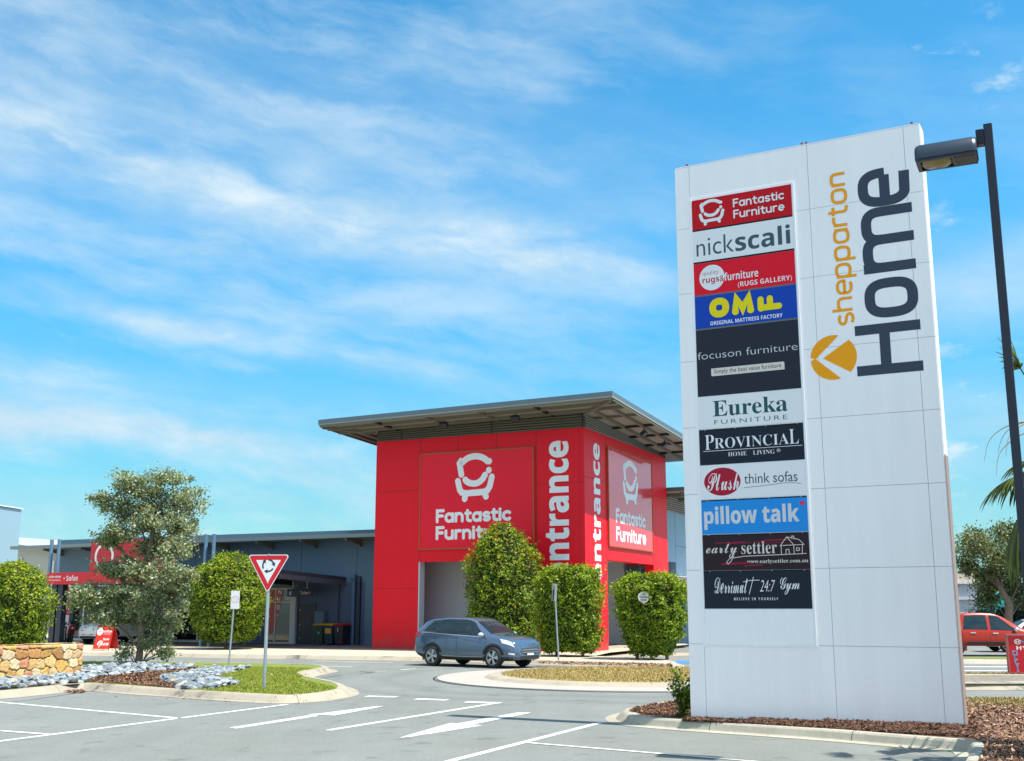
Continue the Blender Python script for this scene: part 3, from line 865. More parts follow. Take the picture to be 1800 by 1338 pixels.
# ------------------------------------------------------------------ the tall white directory sign
def big_sign():
    t = thing('directory_sign', 'tall white freestanding directory sign with a column of shop panels and upright lettering', 'sign', (3.04, 20.0, 0), R(-27.9))
    WH = streaked('sign_white', (0.94, 0.90, 0.885), 0.32, 0.085)
    W2 = streaked('sign_white_panel', (0.90, 0.89, 0.89), 0.28, 0.02)
    GAP = M('sign_gap', (0.34, 0.31, 0.28), 0.8); RUST = M('rust', (0.20, 0.05, 0.025), 0.8); EDGE = M('sign_edge', (0.30, 0.21, 0.18), 0.6)
    # cladding sheets with 8 mm open joints in front of a dark frame
    b = MB(); b.box(0.02, 4.31, 0.03, 0.33, 0.05, 9.99, 0); b.build('frame', GAP, t)
    us = [0.0, 0.265, 2.435, 4.065, 4.33]; zs = [0.08, 1.40, 2.64, 3.95, 5.13, 6.33, 7.59, 8.82, 10.01]
    j = 0.003
    for a, b_ in zip(us, us[1:]):
        p = MB()
        for z0, z1 in zip(zs, zs[1:]):
            p.box(a + j, b_ - j, 0.0, 0.028, z0 + j, z1 - j)
            p.box(a + j, b_ - j, 0.332, 0.36, z0 + j, z1 - j)
        p.build('cladding', WH, t)
    p = MB()
    for z0, z1 in zip(zs, zs[1:]):
        p.box(-0.012, 0.016, 0.004, 0.356, z0 + j, z1 - j)
        p.box(4.314, 4.342, 0.012, 0.356, z0 + j, z1 - j)
    p.box(0.0, 4.33, 0.0, 0.36, 10.012, 10.03)
    p.build('side_cladding', WH, t)
    p = MB(); p.box(4.3425, 4.350, -0.002, 0.34, 0.1, 4.4); p.build('edge_trim', EDGE, t)
    for u in (0.19, 2.33, 2.41, 4.20):
        l = MB(); l.box(u - .025, u + .012, 0.12, 0.14, 10.03, 10.12); l.box(u - .012, u + .025, 0.14, 0.155, 10.03, 10.10); l.build('lifting_lug', RUST, t)
    # raised surround of the panel column
    p = MB(); p.box(0.24, 2.20, -0.007, -0.001, 1.36, 9.38); p.box(0.262, 0.292, -0.019, -0.0072, 1.39, 9.36); p.box(2.145, 2.175, -0.019, -0.0072, 1.39, 9.36)
    p.box(0.292, 2.145, -0.019, -0.0072, 1.385, 1.412); p.build('panel_surround', W2, t)
    p = MB(); p.box(0.296, 2.141, -0.014, -0.0072, 1.416, 1.975); p.build('blank_panel', W2, t)

    def col(n, c, r=0.5): return M('ink_' + n, c, r, spec=.22)
    red, dred, blue = col('red', (0.80, 0.003, 0.022)), col('dark_red', (0.56, 0.002, 0.008)), col('blue', (0.001, 0.055, 0.42))
    slate, dark, navy, brown = col('slate', (0.06, 0.095, 0.13)), col('charcoal', (0.018, 0.022, 0.034)), col('night', (0.010, 0.017, 0.030)), col('umber', (0.028, 0.012, 0.018))
    sky, white, yellow, green, grey, orange = col('sky_blue', (0.014, 0.27, 0.72)), col('white', (0.82, 0.82, 0.82)), col('yellow', (0.85, 0.68, 0.003)), col('green', (0.020, 0.095, 0.095)), col('silver', (0.66, 0.66, 0.68)), col('orange', (0.95, 0.37, 0.005))
    wine = col('wine', (0.30, 0.012, 0.045)); pink = col('pink', (0.75, 0.03, 0.12)); black = col('black', (0.008, 0.009, 0.012)); cream = col('cream', (0.72, 0.66, 0.58)); plumr = col('plum_red', (0.42, 0.008, 0.03))

    U0, U1 = 0.30, 2.13
    rows = [(8.76, 9.33, dred, 'red panel with a white armchair mark', 'black'), (8.15, 8.74, white, 'white panel with two-weight slate lettering', 'black'),
            (7.525, 8.115, red, 'red panel with a white disc', 'grey'), (6.905, 7.495, blue, 'blue panel with fat yellow letters', 'grey'),
            (5.67, 6.875, dark, 'tall charcoal panel with thin lettering and a pale bar', None), (5.09, 5.65, white, 'white panel with green serif lettering', None),
            (4.45, 5.075, navy, 'near-black panel with a ruled serif name', 'fix'), (3.855, 4.44, white, 'white panel with a red oval', None),
            (3.25, 3.84, sky, 'sky blue panel with fat silver lettering', 'fix'), (2.63, 3.24, brown, 'dark wood panel with a house drawing', 'fix'), (1.99, 2.625, navy, 'black panel with handwritten lettering', 'fix')]
    out = []
    for z0, z1, m, lab, bar in rows:
        p = MB(); p.box(U0, U1, -0.015, -0.0072, z0, z1, 0)
        if bar in ('black', 'grey'):
            p.box(U0, U1, -0.016, -0.0071, z0 - 0.030, z0 - 0.001, 1)
        elif bar == 'fix':
            p.box(U0, U1, -0.0175, -0.0153, z1 - 0.022, z1 - 0.001, 1)
            for k in range(4):
                x = U0 + 0.1 + k * 0.54; p.box(x, x + 0.02, -0.020, -0.0178, z1 - 0.018, z1 - 0.004, 2)
        o = p.build('shop_panel', [m, black if bar != 'grey' else M('bar_grey', (0.12, 0.13, 0.14), 0.5), M('bolt', (0.3, 0.35, 0.4), 0.4)], t); o['label'] = lab
        out.append((o, z0, z1))

    def fnp(x, y, d): return (x, -0.0165 - d, y)

    def put(i, vf, m, name='lettering', lift=0.0):
        o, z0, z1 = out[i]; w_, h_ = U1 - U0, z1 - z0
        vf = ([(U0 + a * w_, z0 + b * h_, d + lift) for a, b, d in vf[0]], vf[1])
        flat(name, vf, fnp, m, o)

    def putm(i, strokes, wid, m, name='lettering', cap=True, lift=0.0):
        """strokes given in panel fractions, ribbon width in metres"""
        o, z0, z1 = out[i]; w_, h_ = U1 - U0, z1 - z0
        flat(name, strip([[(U0 + a * w_, z0 + b * h_) for a, b in s] for s in strokes], wid, cap), lambda x, y, d: fnp(x, y, d + lift), m, o)

    chair = armchair()
    putm(0, [[(0.075 + 0.255 * a, 0.10 + 0.84 * b) for a, b in s] for s in chair], 0.058, white, 'logo')
    putm(0, fit(stroke_word('Fantastic'), 0.430, 0.922, 0.575, 0.235), 0.027, white); putm(0, fit(stroke_word('Furniture'), 0.430, 0.922, 0.205, 0.235), 0.027, white)
    put(1, text2d('nick', None, .035, .415, .17, .76, off=-.004), slate); put(1, text2d('scali', 'bsans', .43, .97, .16, .76, off=.004), slate)
    put(2, ([(0.183 + .128 * math.cos(t), .51 + .40 * math.sin(t), 0) for t in [2 * math.pi * k / 40 for k in range(40)]], [tuple(range(40))]), white, 'logo')
    put(2, text2d('quality', None, .085, .255, .565, .74), col('rose', (.55, .25, .25)), lift=.0006); put(2, text2d('rugs', 'bsans', .085, .255, .30, .50), dred, lift=.0006)
    put(2, text2d('&', 'bsans', .262, .305, .34, .54), dred, lift=.0012); put(2, text2d('furniture', 'bsans', .308, .645, .345, .60), white, lift=.0006)
    put(2, text2d('(RUGS GALLERY)', 'bsans', .44, .965, .06, .26, off=-.006), white)
    O_ = arc(.245, .59, .066, .20, 0, 360, 30, 2.3)
    putm(3, [O_, [(.405, .40), (.418, .80), (.478, .46), (.540, .80), (.555, .40)]], 0.125, yellow)
    putm(3, [[(.655, .40), (.655, .68)], [(.655, .42), (.83, .42)], [(.745, .42), (.745, .68)]], 0.11, yellow)
    put(3, text2d('ORIGINAL MATTRESS FACTORY', 'bsans', .15, .86, .065, .185), white)
    put(4, text2d('focuson furniture', None, .012, .985, .555, .665, off=-.012), M('ink_pewter', (.62, .64, .62), .4))
    rr_ = [(.142, .29), (.855, .29), (.855, .405), (.142, .405)]
    put(4, ([(x, y, 0) for x, y in arc(.157, .308, .015, .018, 180, 270, 4) + [(.855, .29)] + arc(.840, .387, .015, .018, 0, 90, 4) + [(.142, .405)]], [tuple(range(12))]), cream, 'badge')
    put(4, text2d('Simply the best value furniture', None, .17, .825, .305, .388), dark, lift=.0006)
    put(5, text2d('Eureka', 'bserif', .145, .865, .36, .86), green); put(5, text2d('FURNITURE', None, .155, .86, .115, .25, off=-.008, space=1.35), green)
    put(6, text2d('P', 'bserif', .055, .145, .43, .84, off=-.010), white); put(6, text2d('ROVINCIA', 'bserif', .15, .862, .44, .74, off=-.010), white); put(6, text2d('L', 'bserif', .868, .955, .44, .84, off=-.010), white)
    putm(6, [[(.035, .385), (.985, .385)]], 0.008, white, 'rule', False)
    put(6, text2d('HOME', 'bserif', .28, .46, .205, .325, off=-.012), white); put(6, text2d('LIVING', 'bserif', .52, .725, .205, .325, off=-.012), white); put(6, text2d('®', None, .745, .78, .24, .33), white)
    put(7, ([(0.212 + .178 * math.cos(a), .50 + .415 * math.sin(a), 0) for a in [2 * math.pi * k / 48 for k in range(48)]], [tuple(range(48))]), plumr, 'logo')
    put(7, text2d('Plush', 'bscript', .065, .375, .24, .76), white, lift=.0006)
    put(7, text2d('think sofas', None, .425, .925, .40, .70), slate); putm(7, [[(.42, .285), (.60, .32), (.80, .37), (.90, .36), (.955, .33)]], 0.008, slate, 'underline')
    put(8, text2d('pillow talk', 'bsans', .022, .925, .13, .80, off=.016), grey)
    put(8, ([(.955 + .022 * math.cos(a), .80 + .068 * math.sin(a), 0) for a in [2 * math.pi * k / 24 for k in range(24)]], [tuple(range(24))]), pink, 'dot')
    for k in range(9):
        x = random.Random(k).uniform(.05, .6); y = [.72, .76, .8, .2, .16, .12, .78, .74, .18][k]
        putm(9, [[(x, y), (x + random.Random(k + 9).uniform(.15, .38), y + .015)]], 0.008 + .006 * (k % 3), wine, 'wood_streak', False, lift=-.0003)
    put(9, text2d('early', 'bscript', .03, .33, .34, .76), cream); put(9, text2d('settler', 'bserif', .372, .705, .44, .78, off=-.006), cream)
    hs = [[(.30, .40), (.27, .25), (.24, .17), (.225, .22), (.26, .33), (.40, .38), (.70, .40), (.97, .42)], [(.745, .40), (.745, .66)], [(.735, .64), (.80, .88), (.86, .66), (.735, .645)], [(.80, .88), (.91, .80), (.955, .665), (.86, .655)], [(.86, .655), (.862, .41)], [(.94, .655), (.935, .42)], [(.785, .41), (.79, .54), (.815, .54), (.818, .41)], [(.885, .50), (.885, .58), (.91, .57), (.912, .51), (.885, .50)], [(.845, .84), (.847, .90), (.865, .895), (.868, .82)]]
    putm(9, hs, 0.011, cream, 'house_drawing')
    put(9, text2d('www.earlysettler.com.au', 'bserif', .42, .985, .155, .285, off=-.003), cream)
    put(10, text2d('Derrimut', 'script', .10, .42, .40, .82, shear=.15, off=.004), white); put(10, text2d('24:7', None, .53, .675, .44, .74, shear=.35, off=-.01), white); put(10, text2d('Gym', 'script', .72, .895, .36, .80, shear=.15, off=.004), white)
    putm(10, [[(.38, .70), (.44, .735), (.53, .74)], [(.475, .82), (.455, .62), (.43, .38)]], 0.010, white, 'flourish')
    put(10, text2d('BELIEVE IN YOURSELF', 'bsans', .285, .695, .22, .29, off=-.01, space=1.5), white)

    # upright town name and word, reading upwards
    def up(base, z0): return lambda x, y, d: (base - y, -0.002 - d, z0 + x)
    NAVY = M('sign_navy', (0.020, 0.032, 0.060), 0.35)
    word = stroke_word('shepparton', 2.9, -.03)
    flat('town_lettering', strip(fit(word, 0.03, 2.70, 0.0, 0.335), 0.050, False), up(3.055, 6.67), orange, t)
    q = 2.9
    H = [[(.085, 0), (.085, 1.05)], [(.775, 0), (.775, 1.05)], [(.17, .575), (.69, .575)]]
    o_ = [arc(1.29, .43, .255, .345, 0, 360, 40, q)]
    m_ = [[(1.815, 0), (1.815, .84)], arc(2.06, .50, .245, .26, 180, 0, 16, q) + [(2.305, 0)], arc(2.55, .50, .245, .26, 180, 0, 16, q) + [(2.795, 0)]]
    e_ = [[(3.056, .42), (3.44, .42)], arc(3.225, .43, .255, .345, -1, 250, 26, q) + [(3.46, .09)]]
    for w_ in (H, o_, m_, e_):
        flat('word_lettering', strip(w_, 0.17, False), up(4.12, 5.78), NAVY, t)
    # orange roundel with an arrow head cut out of it
    cx, cz, r = 2.695, 6.145, 0.385
    P = lambda a: (cx + r * math.cos(R(a)), cz + r * math.sin(R(a)))
    tri = [(2.52, cz)] + [P(a) for a in range(-46, 47, 4)]
    mb = MB(); mb.add([(x, -0.003, z) for x, z in tri], [tuple(range(len(tri)))])
    for s in (1, -1):
        pp = [P(s * a) for a in range(74, 181, 6)] + [(2.40 - .015, cz), (2.40, cz + s * .002)]
        mb.add([(x, -0.003, z) for x, z in pp], [tuple(range(len(pp)))])
    mb.build('roundel', orange, t)
    return t


def armchair():
    """armchair mark in a unit box, centre lines"""
    return [[(.14, .58), (.085, .82)] + [(.12, .86)] + arc(.50, .62, .44, .335, 140, 40, 14) + [(.885, .83)],
            [(.875, .64), (.876, .645)],
            [(.245, .465), (.29, .425), (.36, .392), (.45, .375), (.55, .378), (.64, .41), (.71, .46), (.775, .545)],
            [(.045, .445), (.10, .26), (.15, .20), (.26, .175), (.74, .19), (.84, .22), (.90, .30), (.955, .50)],
            [(.25, .175), (.235, .06)], [(.765, .19), (.80, .09)]]


big_sign()
# ------------------------------------------------------------------ red corner tower
SITE_RZ = R(-25.3)
RED = streaked('tower_red', (0.80, 0.004, 0.016), 0.42, 0.09, spec=.25)


def splash(m, col, top):
    """dust and splash marks that fade out above the ground"""
    w = NT(m.node_tree); b = w.n['Principled BSDF']; o = w.new('ShaderNodeTexCoord').outputs['Object']
    src = b.inputs['Base Color'].links[0].from_socket
    sp = w.new('ShaderNodeSeparateXYZ'); w.l.new(o, sp.inputs[0])
    h = w.math('ADD', sp.outputs[2], w.math('MULTIPLY', w.math('SUBTRACT', w.noise(o, 1.4, 5, .65), .5), top * 1.6))
    f = w.math('MULTIPLY', w.math('SUBTRACT', 1.0, w.smooth(h, .05, top)), w.smooth(w.noise(o, 6, 5, .7), .30, .70))
    w.put(b.inputs['Base Color'], w.mix(w.math('MULTIPLY', f, .45), src, (*col, 1)))


splash(RED, (.30, .16, .12), .9)
REDP = M('billboard_red', (0.86, 0.002, 0.022), 0.25, noise=(0.5, 0.03), spec=.3)
WHITE = M('letter_white', (0.84, 0.84, 0.84), 0.4)
JOINT = M('joint_dark', (0.10, 0.02, 0.025), 0.8)
ROOFM = streaked('roof_metal', (0.13, 0.175, 0.21), 0.42, 0.06, 0.3)
SOFF = M('soffit', (0.29, 0.285, 0.24), 0.7, noise=(0.8, 0.15))
STEEL = M('beam_paint', (0.16, 0.15, 0.115), 0.6, noise=(1.5, 0.15))
OLIVE = streaked('corrugated', (0.135, 0.128, 0.105), 0.45, 0.08, 0.35)
GREYW = streaked('grey_wall', (0.56, 0.60, 0.64), 0.75, 0.05)
BLUEW = streaked('blue_wall', (0.095, 0.165, 0.225), 0.6, 0.06)
BLUED = streaked('navy_wall', (0.060, 0.095, 0.175), 0.6, 0.05)
DARKM = M('dark_metal', (0.018, 0.020, 0.024), 0.5)
ORNG = M('frame_orange', (0.42, 0.085, 0.012), 0.5)
TW, TD = 10.76, 11.8


def corrug(mb, fixed, a0, a1, z0f, z1f, axis, mi=0, pitch=0.115, amp=0.030, sign=-1, n=2):
    """horizontal corrugations between two (possibly sloping) levels"""
    z00, z01 = z0f; z10, z11 = z1f
    m = int((max(z10, z11) - min(z00, z01)) / pitch * 2); rows = []
    for i in range(m + 1):
        t = i / m; off = sign * amp * (1 if i % 2 else -1)
        za = z00 + (z10 - z00) * t; zb = z01 + (z11 - z01) * t
        if axis == 'x': rows.append([(a0, fixed + off, za), (a1, fixed + off, zb)])
        else: rows.append([(fixed - off, a0, za), (fixed - off, a1, zb)])
    vs = [p for r in rows for p in r]
    mb.add(vs, [(2 * i, 2 * i + 1, 2 * i + 3, 2 * i + 2) for i in range(m)], mi)


def tower():
    t = thing('furniture_store', 'red corner tower with a wide flat grey roof and white armchair billboards', 'building', (-6.54, 54.6, 0), SITE_RZ)
    zt = 9.88; T = 0.45
    w = MB()
    # left face (y = 0): piers and header; right face (x = TW)
    w.box(0, 2.46, 0, T, -0.1, zt); w.box(8.44, TW, 0, T, -0.1, zt); w.box(2.46, 8.44, 0.004, T, 4.1, zt)
    w.box(TW - T, TW, T, 2.70, -0.1, zt - .001); w.box(TW - T, TW, 9.38, TD, -0.1, zt - .001); w.box(TW - T, TW - .004, 2.70, 9.38, 4.15, zt - .001)
    w.box(0, T, T, TD, -0.1, zt - .001); w.box(T, TW - T, TD - T, TD, 4.2, zt - .001)
    e = 0.003
    for x in (2.44, 8.44): w.box(x - .012, x + .012, -e, 0.0, 4.1, zt, 1)
    for x in (4.45, 6.45): w.box(x - .010, x + .010, -e + .001, 0.0, 9.16, zt, 1)
    for x0, x1 in ((0, 2.43), (8.46, TW)):
        for z in (7.45, 2.9): w.box(x0, x1, -e, 0.0, z - .008, z + .008, 1)
    w.box(10.52, 10.535, -e, 0, 0, zt, 1)
    for y in (2.70, 9.38): w.box(TW, TW + e, y - .012, y + .012, 4.15, zt, 1)
    for y in (4.9, 7.1): w.box(TW, TW + e - .001, y - .010, y + .010, 9.42, zt, 1)
    for y0, y1 in ((0, 2.69), (9.39, TD)):
        for z in (7.7,): w.box(TW, TW + e, y0, y1, z - .008, z + .008, 1)
    w.build('wall', [RED, JOINT], t)
    zr = lambda x, y: 10.50 + .013 * (x + 2.2) - .045 * (y + 2.2)         # underside of the roof
    c = MB()
    corrug(c, 0.0, 0.0, TW, (zt + .002, zt + .002), (zr(0, 0), zr(TW, 0)), 'x', 0)
    corrug(c, TW, 0.0, TD, (zt + .002, zt + .002), (zr(TW, 0), zr(TW, TD)), 'y', 0)
    for x in (1.4, 6.2, 10.70): c.box(x - .02, x + .02, -.042, -.031, zt, zr(x, 0) - .03, 1)
    c.box(TW + .031, TW + .042, 0.02, 0.08, zt, zr(TW, 0) - .03, 1)
    c.build('corrugated_band', [OLIVE, DARKM], t)
    X0, X1, Y0, Y1 = -1.88, 12.96, -2.25, 13.9
    rf = MB()
    for a, b, mi in ((0.0, 0.06, 1), (0.062, 0.26, 0)):
        rf.hexa([(x, y, zr(x, y) + a) for x, y in ((X0, Y0), (X1, Y0), (X1, Y1), (X0, Y1))], [(x, y, zr(x, y) + b) for x, y in ((X0, Y0), (X1, Y0), (X1, Y1), (X0, Y1))], mi)
    ro = rf.build('roof', [ROOFM, SOFF], t)
    def bar(name, p, q, wd, ht, mat=STEEL, mi=None):
        m = MB(); (xa, ya), (xb, yb) = p, q; d = Vector((xb - xa, yb - ya)).normalized(); n = Vector((-d.y, d.x)) * wd / 2
        cs = [(xa + n.x, ya + n.y), (xa - n.x, ya - n.y), (xb - n.x, yb - n.y), (xb + n.x, yb + n.y)]
        m.hexa([(x, y, zr(x, y) - ht) for x, y in cs], [(x, y, zr(x, y) - .002) for x, y in cs]); return m.build(name, mat, t)
    # edge beams and purlins under the overhang
    for yy in (-1.55, -0.62): bar('purlin', (X0 + .1, yy), (X1 - .1, yy), 0.09, 0.15)
    for xx in (-1.3, -.65, 11.4, 12.3): bar('purlin', (xx, -.50), (xx, Y1 - .1), 0.09, 0.15)
    bar('edge_beam', (X0 + .06, Y0 + .06), (X1 - .06, Y0 + .06), 0.05, 0.10); bar('edge_beam', (X1 - .06, Y0 + .2), (X1 - .06, Y1 - .1), 0.05, 0.10); bar('edge_beam', (X0 + .06, Y0 + .2), (X0 + .06, Y1 - .1), 0.05, 0.10)
    bar('hip_beam', (TW + .05, -.05), (X1 - .15, Y0 + .15), 0.10, 0.17); bar('hip_beam', (-.05, -.05), (X0 + .15, Y0 + .15), 0.10, 0.17)
    for x in (1.2, 3.9, 6.6, 9.3): bar('rafter', (x, -.04), (x, Y0 + .12), 0.07, 0.12, DARKM if x in (1.2, 9.3) else STEEL)
    for y in (1.2, 3.6, 6.0, 8.4, 10.8): bar('rafter', (TW + .04, y), (X1 - .12, y), 0.07, 0.12, DARKM if y > 2 else STEEL)
    def flood(x, y, dx, dy):
        f = MB(); z = zr(x, y) - .16
        f.box(x - .02, x + .02, y - .02, y + .02, z - .12, z + .02, 0)
        mt = Matrix.Translation((x, y, z - .20)) @ Matrix.Rotation(math.atan2(dy, dx), 4, 'Z') @ Matrix.Rotation(R(38), 4, 'Y')
        f.rbox(-.14, .14, -.19, .19, -.09, .09, .02, 0, mt); f.box(.1405, .1425, -.15, .15, -.06, .06, 1, mt)
        f.build('floodlight', [DARKM, M('lamp_glass', (.5, .52, .5), .1)], t)
    flood(4.5, -1.5, 0, 1); flood(8.1, -1.5, 0, 1); flood(12.25, 3.9, -1, 0); flood(12.25, 7.0, -1, 0)

    # billboards
    def board(face, a0, a1, z0, z1, mat=REDP):
        fl = (lambda x, y, d: (x, -.062 - d, y)) if face == 'l' else (lambda x, y, d: (TW + .062 + d, x, y))
        b = MB()
        if face == 'l': b.box(a0, a1, -.06, -.004, z0, z1)
        else: b.box(TW + .004, TW + .06, a0, a1, z0, z1)
        o = b.build('billboard', mat, t)
        fr = MB(); k = .055
        for (p0, p1, q0, q1) in ((a0 - k, a1 + k, z1, z1 + k), (a0 - k, a1 + k, z0 - k, z0), (a0 - k, a0, z0, z1), (a1, a1 + k, z0, z1)):
            if face == 'l': fr.box(p0, p1, -.085, -.003, q0, q1)
            else: fr.box(TW + .003, TW + .085, p0, p1, q0, q1)
        fr.build('frame', ORNG, o)
        return o, fl
    o, fl = board('l', 2.52, 8.30, 4.70, 9.10)
    flat('logo', strip([[(4.40 + 1.93 * a, 6.80 + 2.18 * b) for a, b in s] for s in armchair()], 0.29), fl, WHITE, o)
    flat('lettering', strip(fit(stroke_word('Fantastic'), 3.42, 7.15, 5.93, 0.50), 0.145), fl, WHITE, o)
    flat('lettering', strip(fit(stroke_word('Furniture'), 3.42, 7.20, 5.15, 0.50), 0.145), fl, WHITE, o)
    REDG = M('billboard_gloss', (0.86, 0.002, 0.022), 0.2, noise=(0.5, 0.03), spec=.4, coat=1.0)
    o, fl = board('r', 2.86, 9.18, 4.82, 9.34, REDG)
    flat('logo', strip([[(4.85 + 2.15 * a, 6.90 + 2.12 * b) for a, b in s] for s in armchair()], 0.29), fl, WHITE, o)
    flat('lettering', strip(fit(stroke_word('Fantastic'), 3.85, 7.95, 5.98, 0.54), 0.15), fl, WHITE, o)
    flat('lettering', strip(fit(stroke_word('Furniture'), 3.85, 8.00, 5.14, 0.54), 0.15), fl, WHITE, o)
    # upright word on both corner faces, reading upwards
    vf = text2d('entrance', 'bsans', 0, 6.15, 0, 1.12, off=.020)
    flat('entrance_lettering', vf, lambda x, y, d: (10.02 - y, -.004, 3.20 + x), WHITE, t)
    flat('entrance_lettering', text2d('entrance', 'bsans', 0, 6.15, 0, .95, off=.020), lambda x, y, d: (TW + .004, 1.93 - y, 3.20 + x), WHITE, t)
    # portico inside
    i = MB()
    i.box(2.2, 6.1, 2.6, 2.8, 0, 4.3, 0); i.box(6.1, 6.3, 2.6, 11.2, 0, 4.3, 0); i.box(T, 2.2, 2.6, 2.8, 0, 4.3, 0)
    i.box(6.3, 8.55, 11.0, 11.2, 0, 4.3, 0)
    i.box(2.44, 2.50, -.012, T, 0.0, 4.10, 1)
    i.build('portico_wall', [GREYW, M('edge_trim_pale', (.5, .55, .6), .4)], t)
    c = MB(); c.box(T, TW - T, T, TD - T, 4.30, 4.40); c.build('portico_ceiling', M('ceiling_grey', (.5, .5, .48), .7), t)
    c = MB(); c.box(T, TW - T, T, TD - T, -0.1, 0.156); c.build('portico_floor', CONC, t)
    g_ = MB(); g_.box(8.6, 9.35, 11.30, 11.34, .2, 4.2); g_.box(9.4, TW - T, 11.30, 11.34, .2, 4.2); go = g_.build('glazing', glass('portico_glass', (.10, .17, .24), .04, .55), t)
    m = MB(); m.box(8.55, 8.6, 11.27, 11.37, 0, 4.3); m.box(9.35, 9.4, 11.27, 11.37, 0, 4.3); m.box(8.6, TW - T, 11.27, 11.37, 2.5, 2.56); m.build('mullion', M('alu', (.45, .47, .5), .35, .6), go)
    l = MB(); l.tube([(4.9, .9, 4.3), (4.9, .9, 4.02)], .012, 6); l.lathe([(0, 3.80), (.07, 3.83), (.085, 3.93), (.05, 4.02), (0, 4.02)], 12, 'z', (4.9, .9, 0)); l.build('pendant_light', M('opal', (.75, .72, .62), .4), t)
    return t


tower()


def eave_bracket(t, x, y0, y1, z):
    m = MB(); m.hexa([(x - .05, y0, z - .10), (x + .05, y0, z - .10), (x + .05, y1, z - .30), (x - .05, y1, z - .30)], [(x - .05, y0, z), (x + .05, y0, z), (x + .05, y1, z), (x - .05, y1, z)])
    m.box(x - .08, x + .08, y1 - .25, y1 - .002, z - .36, z - .302); m.build('eave_bracket', STEEL, t)


